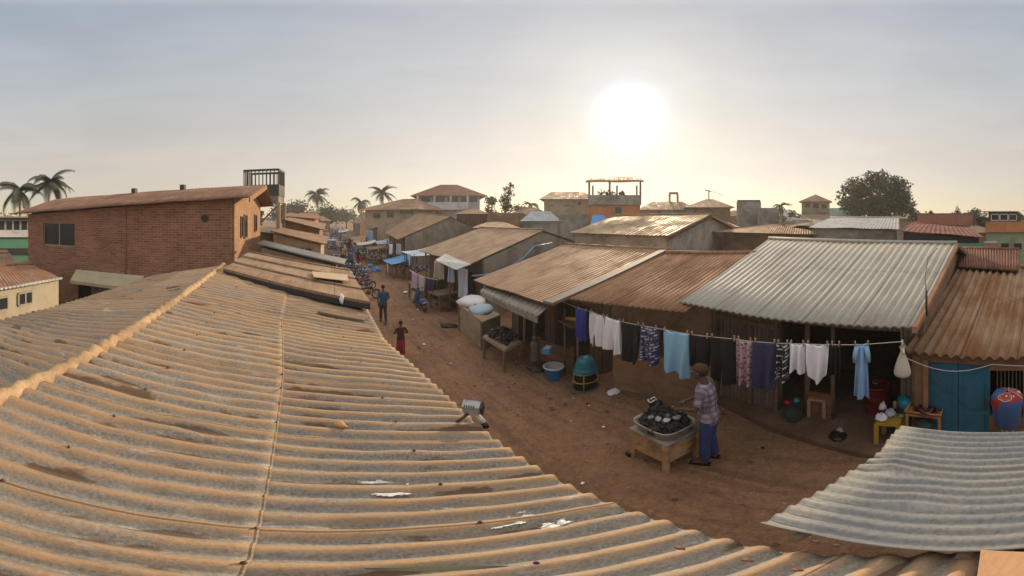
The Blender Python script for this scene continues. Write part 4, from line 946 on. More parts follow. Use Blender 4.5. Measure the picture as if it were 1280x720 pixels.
# ================= trees =================
def tree(name,label,base,h,blobs,n,size,mat,cat='tree',group=None,seed=1,tr=.25,th=None):
    rnd=random.Random(seed); t=thing(name,label,cat,base,group); base=Vector(base); mb=MB()
    th=th or h*.5
    mb.tube([base,base+Vector((.05,0,th*.5)),base+Vector((-.05,.05,th)),base+Vector((0,0,h*.8))],[tr,tr*.75,tr*.6,tr*.2],8); mb.build('trunk',m_timber,t)
    for c,r in blobs[:5]:
        mb=MB(); p=base+Vector((0,0,th*.75)); q=base+Vector(c); mb.tube([p,p.lerp(q,.5)+Vector((0,0,-.1*h*.3)),q],[tr*.45,tr*.3,tr*.1],6); mb.build('limb',m_timber,t)
    mb=MB(); crown(mb,[(base+Vector(c),r) for c,r in blobs],n,size,rnd); mb.build('crown',mat,t); return t
m_leafd=leafmat('dark_leaves',(.028,.042,.018)); m_leaf=leafmat('leaves',(.06,.075,.03)); m_leafo=leafmat('olive_leaves',(.09,.095,.04))
D=40; b=W(1096,270,D=D); b.z=0; k=D/F
def TX(a,b_,z):
    th=(1096-PX0)/F; return (a*math.cos(th)+b_*math.sin(th),-a*math.sin(th)+b_*math.cos(th),4.2+z*k)
tree('broad_tree','big round dark tree with broad crown behind the silver roofed hall',b,4.2+52*k,[(TX(-2.4,0,20),(2.6,2.6,2.0)),(TX(2.3,.5,18),(2.6,2.6,2.0)),(TX(0,0,38),(2.9,2.8,1.9)),(TX(-2.7,.4,34),(1.9,1.8,1.5)),(TX(2.4,-.3,34),(2.0,1.9,1.6)),(TX(.9,0,11),(3.2,2.2,1.5)),(TX(-.8,0,7),(2.9,2.2,1.4)),(TX(3.4,0,12),(1.5,1.5,1.3)),(TX(-3.3,0,13),(1.4,1.4,1.2))],22000,.17,m_leafd,seed=3,tr=.4,th=4.5)
D=34; b=W(633,270,D=D); b.z=0; k=D/F
tree('slender_tree','slender dark tree with tufted top left of the tan panelled house',b,4.2+42*k,[((0,0,4.2+10*k),(.7,.7,.9)),((-.3,0,4.2+20*k),(.6,.6,.6)),((.35,0,4.2+28*k),(.65,.6,.6)),((.5,0,4.2+37*k),(.55,.5,.45)),((-.2,0,4.2+34*k),(.35,.35,.3))],1500,.12,m_leafd,seed=5,tr=.12)
def bush(lbl,px,ytop,D,w,mat,n=1200,seed=1,nm='tree',s=.2,grp='trees along the skyline'):
    b=W(px,270,D=D); b.z=0; h=W(px,ytop,D=D).z; w=w*D/F; rnd=random.Random(seed)
    bl=[((rnd.uniform(-.5,.5)*w,rnd.uniform(-.4,.4)*w,h-w*rnd.uniform(.45,.9)),(w*rnd.uniform(.4,.6),w*.5,w*rnd.uniform(.35,.5))) for _ in range(6)]+[((0,0,h*.6),(w*.75,w*.6,h*.35))]
    return tree(nm,lbl,b,h*.95,bl,n,s,mat,seed=seed,tr=.2,group=grp)
bush('bushy olive tree left of the slender dark tree',613,244,38,11,m_leafo,1300,2,s=.16)
bush('low bush crown right of the slender dark tree',650,253,40,10,m_leafo,900,3,s=.16)
bush('dark tree crowd beneath the palm at the street end',372,247,90,26,m_leafd,3000,4,s=.38)
bush('rounded tree just left of the street end palm',350,252,85,18,m_leafo,2000,5,s=.35)
bush('dark full tree just right of the street end palm',408,251,88,24,m_leafd,2600,6,s=.35)
bush('thin dark tree at the end of the street',433,257,100,16,m_leafo,1800,7,s=.35)
bush('pale hazy tree where the street disappears',420,262,130,16,m_leafo,900,8,s=.45)
bush('hazy tree behind the beige upper house',456,264,110,14,m_leafo,1000,9,s=.4)
bush('tree peeping over the shaded row beside the tower',322,262,60,10,m_leaf,900,10,s=.25)
bush('bush crown right of the pale turret',990,262,42,7,m_leafo,700,11,s=.16)
bush('dark bush beside the big round tree',1142,259,46,13,m_leafo,1200,12,s=.2)
bush('olive tree right of the cypress',1216,259,48,13,m_leafo,1400,13,s=.2)
bush('dense dark tree before the green house',1228,268,38,12,m_leafd,1400,14,s=.2)
bush('tree peeping right of the roof cabin',1274,265,40,9,m_leafo,800,15,s=.2)
bush('small shrub on the skyline above the red wall',1163,262,42,5,m_leafd,500,16,s=.13)
bush('far low tree between tank frame and brown hipped roof',918,266,70,10,m_leafo,700,17,s=.3)
D=42; b=W(1197,270,D=D); b.z=0
mbk=D/F; tree('cypress','narrow dark pointed cypress right of the rust red wall',b,4.2+10*mbk,[((0,0,4.2-4*mbk),(.55,.55,1.6)),((0,0,4.2+4*mbk),(.35,.35,.9)),((0,0,2.2),(.6,.6,1.3))],1500,.12,m_leafd,seed=9,tr=.1)
m_palm=leafmat('palm_leaf',(.05,.062,.03),.3)
def palm(lbl,px,py,D,rad,seed,nm='palm_tree',lean=.3,nf=19):
    """rad in photo rows"""
    rnd=random.Random(seed); top=W(px,py,D=D); b=Vector((top.x+lean,top.y,0)); t=thing(nm,lbl,'palm tree',b,'palms on the skyline'); r=1.38*rad*D/F
    mb=MB(); mb.tube([b,b.lerp(top,.5)+Vector((lean*.3,0,0)),top],[.2,.15,.12],8); mb.build('trunk',m_timl,t)
    mb=MB(); dr_=[rnd.uniform(-.03,.06) for _ in range(5)]
    for i in range(nf):
        az=2*math.pi*i/nf+rnd.uniform(-.2,.2); el=rnd.uniform(-.55,1.25); L=r*rnd.uniform(.85,1.15); pts=[]; p=top.copy(); e=el
        for s in range(11):
            pts.append(p.copy()); p=p+Vector((math.cos(az)*math.cos(e),math.sin(az)*math.cos(e),math.sin(e)))*L/10; e-=.12+.045*(el+.3)+dr_[i%5]
        mb.tube(pts,[.03*r/2*(1-.8*s/10)+.004 for s in range(11)],4,sm=False)
        side=Vector((-math.sin(az),math.cos(az),0))
        for s in range(1,11):
            for q in range(3):
                c=pts[s-1].lerp(pts[s],q/3); d=(pts[s]-pts[s-1]).normalized(); ll=L*.30*(1-abs(s/10-.45)*1.1)
                for sg in (-1,1):
                    tip=c+(side*sg*.8+d*.5+Vector((0,0,-.45))).normalized()*ll; w=d*ll*.10
                    n=mb.add((c-w,c+w,tip)); mb.face((n,n+1,n+2))
    mb.build('crown',m_palm,t)
palm('full feather palm at the far left edge',24,238,33,27,1); palm('taller feather palm just left of the brick house roof',62,230,33,27,2,lean=-.4)
palm('tall palm standing over the end of the street',397,244,70,14,3,lean=.2); palm('palm with drooping crown behind the beige house',478,241,62,15,4); palm('smaller hazy palm left of the beige house palm',451,253,75,12,5)
palm('low palm crown left of the tan panelled house',664,256,38,11,6,nf=12); palm('small spiky palm right of the concrete block',976,257,34,13,7,nf=11)
# far wood
mb=MB(); rnd=random.Random(11); bl=[]
for i in range(90):
    az=R(-75+210*i/90)+rnd.uniform(-.02,.02); D=rnd.uniform(150,185); bl.append(((D*math.sin(az),D*math.cos(az),rnd.uniform(2.0,3.5)),(8,8,rnd.uniform(2.5,5))))
crown(mb,bl,14000,.9,rnd); meta(mb.build('far_woods',m_leafo),kind='stuff')
# ================= washing line and clothes =================
LA=Vector((4.75,5.5,0)); LB=Vector((4.14,-.71,0)); lt=(LB-LA).normalized()
def lpt(px):
    s,r=s_at(LA,LB,px); p=LA+lt*s; return p,r
YT=[(660,352),(690,372),(720,384),(737,389),(757,396),(776,402),(802,407),(830,412),(862,418),(888,421),(920,424),(941,427),(970,429),(1000,430),(1036,431),(1075,431),(1128,427)]
def yt(px):
    for (a,b),(c,d) in zip(YT,YT[1:]):
        if px<=c: return b+(d-b)*(px-a)/(c-a)
    return YT[-1][1]
wl=thing('washing_line','thin pale washing line sagging between the awning pole and the rusty roof corner','washing line',(4.6,2.4,0))
pts=[]
for px in list(range(664,1129,8))+[1128]:
    if px<690: continue
    p,r=lpt(px); pts.append(Vector((p.x,p.y,zrow(yt(px),r))))
q=G(655,443); pts=[Vector((q.x,q.y,2.30))]+pts+[W(1140,442,D=5.0)]
mb=MB(); mb.tube(pts,.006,5); mb.build('rope',m_rope,wl)
def peg(px):
    p,r=lpt(px); z=zrow(yt(px),r); mb=MB(); mb.box((p.x,p.y,z+.01),(.018,.018,.09),math.atan2(lt.y,lt.x)); mb.build('peg',m_timl,wl)
LN=Vector((lt.y,-lt.x,0)); 
if LN.dot(LA)>0: LN=-LN
def cloth(name,label,cat,x0,x1,yb,mat,style='rect',seed=0,group='clothes drying on the washing line',off=0,ytop=None,flare=0,pegs=True):
    rnd=random.Random(seed+x0); p0,r0=lpt(x0); p1,r1=lpt(x1); z0=zrow(yt(x0),r0); z1=zrow(yt(x1),r1); zb=(zrow(yb,r0)+zrow(yb,r1))/2; w=(p1-p0).length
    nu,nv=30,26; k1,k2,ph1,ph2=rnd.uniform(1.2,2.2),rnd.uniform(2.5,4),rnd.uniform(0,6),rnd.uniform(0,6)
    o=thing(name,label,cat,(p0+p1)/2+Vector((0,0,zb)),group) if False else None
    parts=[]
    for layer in (0,1):
        mb=MB(); idx={}
        sgn=1 if layer==0 else -1
        for j in range(nv+1):
            v=j/nv
            for i in range(nu+1):
                u=i/nu; zt=z0+(z1-z0)*u+.012 - .03*math.sin(math.pi*u)
                bt=zb+.022*math.sin(u*7+ph1)+.05*(u-.5)*math.sin(ph2)
                if layer: bt+=.05*(zt-zb)*(1 if style in('rect','shirt') else .4)
                if style=='round': bt+=(abs(u-.5)*2)**3*.16*(zt-zb)
                cu=u
                if style=='shirt': wv=.62+.38*v; cu=.5+(u-.5)*wv
                if style=='pants': cu=.5+(u-.5)*(.92-.1*v+flare*v)
                if style=='shorts': cu=.5+(u-.5)*(.9+.12*v)
                if style=='round': cu=.5+(u-.5)*(1-.16*v*v)
                if style in('pants','shorts') and v>(.38 if style=='pants' else .62):
                    cu+= (.035 if style=='pants' else .02)*(1 if u>.5 else -1)*((v-.38)*1.2)
                P=p0.lerp(p1,cu); z=zt+(bt-zt)*v
                dd=(.016+.042*v)*math.sin(u*2*math.pi*k1+ph1+v*.8)+.022*v*math.sin(u*2*math.pi*k2+ph2+v*3)+.006*noise.noise(Vector((u*8,v*8,seed)))
                dd+=.010*math.sin(v*math.pi)*sgn+.012*sgn
                P=P+LN*(dd+off)+Vector((0,0,z)); mb.v.append(P)
        for j in range(nv):
            for i in range(nu):
                u=(i+.5)/nu; v=(j+.5)/nv
                if style=='pants' and v>.38 and abs(u-.5)<.035+.02*(v-.38): continue
                if style=='shorts' and v>.62 and abs(u-.5)<.03+.06*(v-.62): continue
                a=j*(nu+1)+i; uv=[((i+a_)/nu*w,(j+b_)/nv*(z0-zb)) for a_,b_ in ((0,0),(0,1),(1,1),(1,0))]
                mb.face((a,a+nu+1,a+nu+2,a+1),uv,True)
        parts.append(mb)
    m0=parts[0]; n0=len(m0.v); m0.v+=parts[1].v; m0.f+=[tuple(i+n0 for i in f) for f in parts[1].f]; m0.uv+=parts[1].uv; m0.sm+=parts[1].sm
    # close the top fold over the rope
    for i in range(nu): m0.face((i,i+1,n0+i+1,n0+i),None,True)
    if style=='shirt':
        for sg,u in ((-1,.22),(1,.78)):
            P=p0.lerp(p1,u); zt=z0+(z1-z0)*u; m0.tube([P+LN*off+Vector((0,0,zt-.03)),P+lt*sg*w*.10+LN*(off+.01)+Vector((0,0,zt-.14)),P+lt*sg*w*.14+LN*(off+.01)+Vector((0,0,zt-.27))],[.035,.035,.03],8)
    ob=m0.build(name,mat,origin=(p0+p1)/2+Vector((0,0,zb))); meta(ob,label,cat,group)
    if pegs:
        for px in (x0+2,x1-2): peg(px)
    return ob
cloth('cloth','royal blue cloth, first on the line next to the awning','cloth',721,735,425,m_bluec,'rect',1)
cloth('shorts','white shorts hanging beside the royal blue cloth','shorts',737,756,433,m_whitec,'shorts',2)
cloth('shorts','longer white shorts hanging beside the black rounded garment','shorts',757,776,440,m_whitec,'shorts',3)
cloth('skirt','black garment with rounded hem between white shorts and patterned cloth','skirt',777,800,454,m_dkc,'round',4)
cloth('patterned_cloth','navy and white block patterned garment left of the light blue towel','garment',802,822,455,clothmat('navy_block',(.035,.04,.13),(.55,.55,.62),'block'),'pants',5)
cloth('towel','large light blue towel in the middle of the line','towel',829,861,467,m_lblue,'rect',6)
cloth('shirt','black shirt beside the light blue towel','shirt',863,886,461,m_dkc,'rect',7)
cloth('trousers','long black trousers above the man at the cart','trousers',888,920,480,m_dkc,'pants',8)
cloth('patterned_cloth','pinkish floral cloth between black trousers and dark purple cloth','cloth',921,940,480,clothmat('pink_floral',(.45,.30,.34),(.16,.07,.11),'floral'),'rect',9)
cloth('cloth','wide dark purple blue cloth right of the pink floral one','cloth',942,970,487,m_navyc,'rect',10)
cloth('patterned_cloth','black garment with white curved stripes beside the dark purple cloth','garment',971,986,475,clothmat('black_marked',(.02,.02,.022),(.6,.6,.6),'block'),'rect',11)
cloth('towel','short white cloth between black striped garment and white vest','towel',987,1006,465,m_whitec,'rect',12)
cloth('vest','larger draped white cloth right of the short white one','cloth',1008,1036,476,m_whitec,'round',13)
cloth('shirt','black garment barely seen against the dark shop interior','shirt',1038,1051,470,m_dkc,'rect',14)
cloth('dress','pale blue striped shirt hanging alone before the dark opening','shirt',1067,1087,497,clothmat('pale_blue_stripe',(.24,.42,.66)),'shirt',15)
p,r=lpt(1128); z=zrow(427,r); bg=thing('cloth_bag','dirty white cloth bag hung from the far right end of the washing line','bag',(p.x,p.y,z-.5),None)
zb=zrow(468,r)
mb=MB(); mb.lathe((p.x,p.y,zb),[(.09,0),(.135,.012),(.14,.05),(.115,.15),(.08,.25),(.045,.33),(.028,.38),(.05,.43),(.045,.45)],18,1,.8); mb.build('pouch',clothmat('dirty_canvas',(.50,.44,.38)),bg)
mb=MB(); mb.tube([(p.x,p.y,zb+.38),(p.x+.01,p.y,z+.02)],.012,6); mb.tube([(p.x-.05,p.y,zb+.42),(p.x-.1,p.y,zb+.36)],.02,6); mb.build('knot',MC['dirty_canvas'],bg)
q=W(1139,468,D=r-.1)
mb=MB(); c0=p+Vector((.03,0,zb+.3)); e=W(1240,454,D=4.7); pts=[c0.lerp(e,t)+Vector((0,0,-.16*math.sin(math.pi*t)-.02)) for t in [i/12 for i in range(13)]]+[W(1290,458,D=4.6)]
mb.tube(pts,.006,5); meta(mb.build('cable',m_rope,origin=c0),'thin pale cable drooping in front of the blue double door','cable')

# ================= cart with charcoal =================
Fc,Lc,Rc=G(833,592),G(789,570),G(873,571); Bc=Lc+Rc-Fc
ct=thing('wooden_cart','square wooden box table on stubby legs in the middle of the dirt street','table',((Lc.x+Rc.x)/2,(Lc.y+Rc.y)/2,0))
cs_=[Fc,Rc,Bc,Lc]; cc=(Lc+Rc)/2; cc.z=0
m_cartw=M('cart_wood',(.44,.28,.155),.85,.22,4,.4,40,dirt=(.18,.12,.075),dirta=.4,dscale=3)
for i in range(4):
    a,b=cs_[i],cs_[(i+1)%4]; a=xy(a).lerp(cc,.04); b=xy(b).lerp(cc,.04); mb=MB(); mb.wallbox(a,b,.24,.65,th=.03); mb.build('side_panel',m_cartw,ct)
for p in cs_:
    p=xy(p).lerp(cc,.06); mb=MB(); mb.box((p.x,p.y,.325),(.085,.085,.65),.25); mb.build('leg',m_cartw,ct)
mb=MB(); q=[xy(p).lerp(cc,-.07)+Vector((0,0,.68)) for p in cs_]; mb.slab(q,.03); mb.build('table_top',M('tin_top',(.33,.32,.30),.55,.2,4,.3,20,metal=.2,dirt=(.15,.12,.1)),ct)
p=xy(Lc).lerp(cc,-.05); mb=MB(); mb.tube([(p.x-.02,p.y-.04,.05),(p.x+.02,p.y+.04,.05)],.055,12,sm=False); mb.build('wheel',m_black,ct)
# tray
ex=(xy(Rc)-xy(Fc)).normalized(); ey=(xy(Lc)-xy(Fc)).normalized(); wx=(xy(Rc)-xy(Fc)).length; wy=(xy(Lc)-xy(Fc)).length
def rr(k,z,n=36,off=0):
    o=[]
    for i in range(n):
        a=2*math.pi*i/n; c,s=math.cos(a),math.sin(a); m_=(abs(c)**4.5+abs(s)**4.5)**(-1/4.5)
        o.append(cc+ex*(c*m_*wx*.5*k)+ey*(s*m_*wy*.5*k)+Vector((0,0,z)))
    return o
tr_=thing('charcoal_tray','large rounded metal tray heaped with charcoal on the wooden cart','tray',cc+Vector((0,0,.68)))
mb=MB(); prof=[(.80,.685),(.90,.70),(1.0,.86),(1.04,.87),(1.045,.855),(1.0,.84)]; prof=[(.84,.683),(.92,.69),(1.04,.86),(1.09,.872),(1.095,.86)]
rings=[mb.add(rr(k,z)) for k,z in prof]
for a,b in zip(rings,rings[1:]):
    for i in range(36): j=(i+1)%36; mb.face((a+i,a+j,b+j,b+i),None,True)
mb.face([rings[0]+i for i in range(36)][::-1])
mb.build('pan',M('tray_metal',(.50,.48,.44),.45,.15,5,.2,20,metal=.5,dirt=(.2,.17,.14)),tr_,thick=.008)
mb=MB(); mb.blob(cc+Vector((0,0,.80)),(wx*.50,wy*.50,.15),4,.15,2,2)
m_coal=M('charcoal',(.008,.008,.009),.5,.3,20,.6,60)
mb.build('charcoal_bed',m_coal,tr_)
rnd=random.Random(21); mb=MB()
for i in range(420):
    a=rnd.uniform(0,2*math.pi); k=rnd.random()**.55; u=math.cos(a)*k*wx*.50; v=math.sin(a)*k*wy*.50
    hgt=.87+.15*(1-k)+(.10*math.exp(-((u-.08)**2+(v-.18)**2)/.02)); s=rnd.uniform(.022,.05); mb.blob(cc+ex*u+ey*v+Vector((0,0,hgt+rnd.uniform(-.03,.03))),(s,s*rnd.uniform(.6,1.1),s*rnd.uniform(.5,.9)),i,.5,1.6,0,rnd.uniform(0,3),sm=False)
st=mb.build('charcoal_lumps',m_coal,tr_); st['kind']='stuff'
mb=MB(); 
chunks=[(-.10,-.13,.07,(.42,.42,.41)),(-.16,-.04,.055,(.26,.33,.31)),(.0,-.2,.05,(.2,.24,.23)),(.10,-.16,.045,(.3,.31,.31)),(-.2,.06,.05,(.2,.2,.2)),(-.02,-.08,.05,(.10,.11,.11))]
for i,(u,v,s,c) in enumerate(chunks):
    mb=MB(); p=cc+ex*u+ey*v+Vector((0,0,.98+.02*(i%3))); mb.blob(p,(s*1.2,s*.8,s*.6),40+i,.25,1.1,0,i*.7,sm=False)
    meta(mb.build('ash_chunk',M('ash%d'%i,c,.9,.15,12,.4,40),origin=p),['largest pale grey chunk lying on the charcoal','greenish grey chunk left of the palest one on the charcoal','small grey green chunk at the front rim of the charcoal tray','grey chunk nearest the man in the charcoal tray','dull grey chunk near the far left rim of the tray','blackish chunk behind the palest chunk on the charcoal'][i],'chunk','grey chunks among the charcoal')
# crumpled black bag with foil rim standing behind the heap
pb=cc+ex*.06+ey*.27
mb=MB(); mb.blob(pb+Vector((0,0,.98)),(.13,.09,.13),8,.5,2.2,1); mb.blob(pb+Vector((-.02,.02,1.1)),(.07,.05,.07),9,.5,2.2,1)
bb=mb.build('charcoal_bag',m_black,origin=pb+Vector((0,0,.9))); meta(bb,'open crumpled black bag with shiny rim standing in the charcoal heap','bag')
mb=MB(); n=18; mb.tube([pb+ex*(.07*math.cos(a))+ey*(.05*math.sin(a))+Vector((-.02,.02,1.15+.02*math.sin(3*a))) for a in [2*math.pi*i/n for i in range(n+1)]],.012,6); mb.build('rim',plain('foil',(.6,.6,.58),.3,.6),bb)
mb=MB(); p=cc+ex*wx*.42+ey*.0+Vector((0,0,.89)); mb.blob(p,(.06,.13,.05),12,.6,3,1,.6); meta(mb.build('foil_sheet',plain('foil2',(.36,.35,.33),.35,.4),origin=p),'crumpled grey foil at the rim of the tray by the man\'s hands','foil')

# ================= ground props =================
def G2(px,py): return G(px,py)
def lump(name,lbl,cat,px,py,rad,mat,seed,amp=.4,z=None,n=1,group=None,sc=1.8):
    p=G(px,py) if z is None else G(px,py,z); mb=MB(); mb.blob(p+Vector((0,0,rad[2]*.8)),rad,seed,amp,sc,n); return meta(mb.build(name,mat,origin=p),lbl,cat,group)
# blue bucket
p=G(692,474); bu=thing('bucket','blue plastic bucket with pale inside standing by the brown board','bucket',p)
k=(p.length-0); s=.26
mb=MB(); mb.lathe(p,[(.15,0),(.16,.02),(.235,.38)],24); mb.build('body',plain('blue_plastic',(.03,.16,.42),.4),bu)
mb=MB(); mb.lathe(p,[(.225,.36),(.25,.37),(.255,.40),(.235,.41),(.22,.40)],24,closed=True); mb.build('rim',plain('pale_blue_plastic',(.5,.6,.68),.4),bu)
mb=MB(); mb.lathe(p,[(.14,.04),(.155,.05),(.225,.40)],24); mb.build('lining',plain('pale_inside',(.45,.42,.37),.6),bu)
# teal basins on rack
p=G(732,484); rk=thing('crate_rack','yellow rimmed stack of two black crates next to the blue bucket','crate',p)
for z0,mt in ((.02,m_black),(.27,m_black)):
    mb=MB(); mb.lathe(p+Vector((0,0,z0)),[(.30,0),(.31,.01),(.27,.2)],6,1,.75,sm=False); mb.build('crate',mt,rk)
for z0,r_,c in ((.03,.33,plain('green_rim',(.05,.16,.10),.5)),(.25,.31,plain('yellow_rim',(.42,.33,.06),.5)),(.47,.30,MC['yellow_rim'] if 'yellow_rim' in MC else None)):
    mb=MB(); mb.tube([p+Vector((r_*math.cos(a),r_*.78*math.sin(a),z0)) for a in [2*math.pi*i/12 for i in range(13)]],.014,6); mb.build('rim',c,rk)
for i in range(4):
    a=math.pi/4+i*math.pi/2; mb=MB(); mb.tube([p+Vector((.33*math.cos(a),.26*math.sin(a),.0)),p+Vector((.29*math.cos(a),.22*math.sin(a),.48))],.012,6); mb.build('upright',MC['yellow_rim'],rk)
m_teal=plain('teal_plastic',(.02,.20,.28),.35); q=p+Vector((0,0,.49))
mb=MB(); mb.lathe(q,[(.30,0),(.31,.015),(.27,.10),(.26,.11)],22,1,.85); mb.lathe(q+Vector((0,0,.105)),[(.265,0),(.27,.012),(.235,.12)],22,1,.85); mb.lathe(q+Vector((0,0,.225)),[(.235,0),(.24,.012),(.17,.13),(.12,.15),(0.001,.152)],22,1,.85)
meta(mb.build('basin_stack',m_teal,origin=q),'upturned teal plastic basins nested on the yellow rimmed crates','basins')
mb=MB(); mb.blob(q+Vector((-.02,-.03,.385)),(.08,.05,.03),5,.3); meta(mb.build('soap_cloth',plain('aqua_cloth',(.15,.42,.48),.6),origin=q+Vector((0,0,.38))),'light aqua rag on top of the teal basins','rag')
# white cloth on ground
def crumple(name,lbl,px,py,w,d,h,mat,seed,z=0,cat='cloth'):
    p=G(px,py,z); mb=MB(); n=14
    for j in range(n+1):
        for i in range(n+1):
            u=i/n-.5; v=j/n-.5; e=max(0,1-(4*(u*u+v*v))**1.5); nn_=noise.noise(Vector((u*5+seed,v*5,seed)))
            mb.v.append(p+Vector((u*w*(1+.25*nn_),v*d*(1+.25*noise.noise(Vector((v*4,u*4,seed+5)))),.02+h*e*(.55+.9*abs(nn_)))))
    for j in range(n):
        for i in range(n):
            if (i+.5-n/2)**2+(j+.5-n/2)**2<(n*.5)**2*(1+.35*noise.noise(Vector((i*.4,j*.4,seed)))): a=j*(n+1)+i; mb.face((a,a+1,a+n+2,a+n+1),None,True)
    return meta(mb.build(name,mat,origin=p,thick=.006),lbl,cat)
crumple('fallen_cloth','white cloth dropped on the dirt between the basins and the charcoal cart',767,491,.34,.26,.09,m_whitec,3)
crumple('fallen_cloth','black plastic and pale rag lying on the earth step before the open shack',1047,546,.34,.28,.10,m_black,5,.13)
crumple('pale_rag','small pale rag on top of the black plastic on the earth step',1050,540,.15,.12,.10,plain('greyrag',(.35,.35,.35),.8),7,.17)
crumple('fallen_cloth','small dark twig litter lying in the street right behind the fallen white cloth',802,497,.3,.1,.03,m_timber,8)
# sticks
for i,(a,b) in enumerate((((812,503),(828,512)),((796,506),(806,514)),((815,500),(832,505)))):
    mb=MB(); p,q=G(*a,.03),G(*b,.03); mb.tube([p,q],.022,6); meta(mb.build('stick',m_timber,origin=p),['thick stick lying behind the charcoal cart','short thin stick nearest the fallen white cloth','rear stick lying by the mud wall behind the cart'][i],'stick','sticks lying behind the cart')
# stool, bag of goods
zf=.13
def table(name,lbl,cat,pxs,z0,ztop,mat,th=.035,leg=.03,mat2=None,group=None):
    """corners given as ground pixels"""
    P=[G(x,y,ztop) for x,y in pxs]; c=sum(P,Vector())/len(P); t=thing(name,lbl,cat,(c.x,c.y,z0),group)
    mb=MB(); mb.slab([p for p in P],th); mb.build('table_top',mat,t)
    for p in P:
        q=p.lerp(c,.10); mb=MB(); mb.box((q.x,q.y,(z0+ztop-th)/2),(leg*2,leg*2,ztop-th-z0)); mb.build('leg',mat2 or mat,t)
    return t,P,c
table('wooden_stool','small pale wooden stool beside the brown half wall','stool',((1010,499),(1031,501),(1032,494),(1012,492)),.13,.58,m_timl,.04,.03)
sk=lump('sack','dark green sack slumped against the brown half wall','sack',990,522,(.23,.19,.15),plain('dark_green_sack',(.035,.05,.04),.8),4,.25,.13)
lump('red_bundle','shiny red bundle sitting on the dark green sack','bundle',984,505,(.06,.06,.05),plain('red_shiny',(.40,.02,.06),.3),5,.25,.42)
lump('teal_bundle','teal bundle on the dark green sack next to the red one','bundle',996,502,(.08,.06,.05),plain('teal_shiny',(.03,.33,.36),.4),6,.25,.42)
# yellow bench with white clothes
tb,P,c=table('yellow_bench','yellow painted low bench loaded with white clothes, at the edge of the grey canopy','bench',((1093,529),(1124,531),(1130,518),(1104,515)),.1,.62,plain('yellow_paint',(.42,.27,.03),.6),.05,.035)
for i,(px,py,w,h,mt,l) in enumerate(((1102,523,.24,.09,m_whitec,'white clothes heap spilling over the near end of the yellow bench'),(1113,518,.22,.12,clothmat('lilac_white',(.5,.5,.62)),'lilac white clothes heap in the middle of the yellow bench'),(1103,511,.16,.14,m_whitec,'pointed white cloth heap on the rear of the yellow bench'))):
    crumple('clothes_heap',l,px,py,w,w*.8,h,mt,10+i,.64)
for px,py,r_,h,mt,l in ((1119,510,.035,.16,plain('tan_pot',(.45,.33,.2),.6),'tan jar at the rear of the yellow bench'),(1128,509,.045,.14,plain('green_pot',(.06,.13,.11),.5),'dark green jar next to the tan jar')):
    p=G(px,py,.62); mb=MB(); mb.lathe(p,[(r_*.8,0),(r_,.02),(r_,h*.8),(r_*.8,h),(r_*.7,h)],14); meta(mb.build('jar',mt,origin=p),l,'jar')
p=G(1127,522,.62); mb=MB(); mb.blob(p+Vector((0,0,.04)),(.045,.045,.04),3,.1); meta(mb.build('green_fruit',plain('pale_green_fruit',(.22,.38,.28),.5),origin=p),'pale green fruit at the corner of the yellow bench','fruit')
p=G(1131,507,.72); mb=MB(); mb.lathe(p,[(.14,0),(.17,.01),(.17,.13),(.14,.17),(.001,.18)],18,1,.7); meta(mb.build('teal_basin',plain('teal_tub',(.02,.24,.36),.4),origin=p),'upturned bright teal basin behind the jars in the dark opening','basin')
# red drum inside
p=G(1097,512,.13); dr=thing('red_drum','dark red drum standing in the dark open interior','drum',p); 
mb=MB(); mb.lathe(p,[(.24,0),(.25,.02),(.24,.05),(.24,.33),(.255,.35),(.24,.37),(.24,.62),(.255,.64),(.23,.66)],22); mb.build('body',plain('red_drum_paint',(.16,.012,.012),.35),dr)
mb=MB(); mb.tube([p+Vector((.1*math.cos(a),.1*math.sin(a),.72+.0)) for a in [math.pi*i/8 for i in range(9)]],.012,6); mb.build('handle',plain('steel',(.5,.5,.5),.3,.8),dr)
# rattan table with red cloth / basket
tb,P,c=table('rattan_table','low cane table with woven dark red bags on it, in front of the blue door','table',((1131,517),(1176,522),(1180,508),(1140,504)),.1,.80,plain('cane',(.42,.22,.08),.6),.04,.02)
mb=MB(); pr=[p+Vector((0,0,.05)) for p in P]; mb.tube(pr+[pr[0]],.02,8); mb.build('rim',MC['cane'],tb)
for i in range(4):
    mb=MB(); q=c+Vector((0,0,.03+.02*i)); aa=[2*math.pi*k/20 for k in range(21)]; m1=(plain('dark_red_strap',(.20,.03,.03),.6),m_black,MC['dark_red_strap'],m_black)[i]
    mb.tube([q+Vector((math.cos(a)*(.26-.045*i),math.sin(a)*(.17-.03*i),.015*math.sin(3*a+i))) for a in aa],.022,6); meta(mb.build('coiled_strap',m1,origin=q),['outermost dark red strap coil on the cane table','wider black strap coil on the cane table','small dark red strap coil on the cane table','innermost black strap coil on the cane table'][i],'strap','straps coiled on the cane table')
p=P[3].lerp(P[2],.25)+Vector((0,0,.04)); mb=MB(); mb.lathe(p,[(.03,0),(.055,.03),(.06,.07),(.04,.11),(.015,.13)],14); meta(mb.build('gourd',plain('pale_gourd',(.50,.52,.25),.5),origin=p),'round pale yellow green gourd on the far edge of the cane table','gourd')
lump('dark_bundle','dark green bundle stored underneath the cane table','bundle',1155,536,(.22,.15,.12),plain('dkgreen',(.03,.05,.04),.8),9,.2,.45)
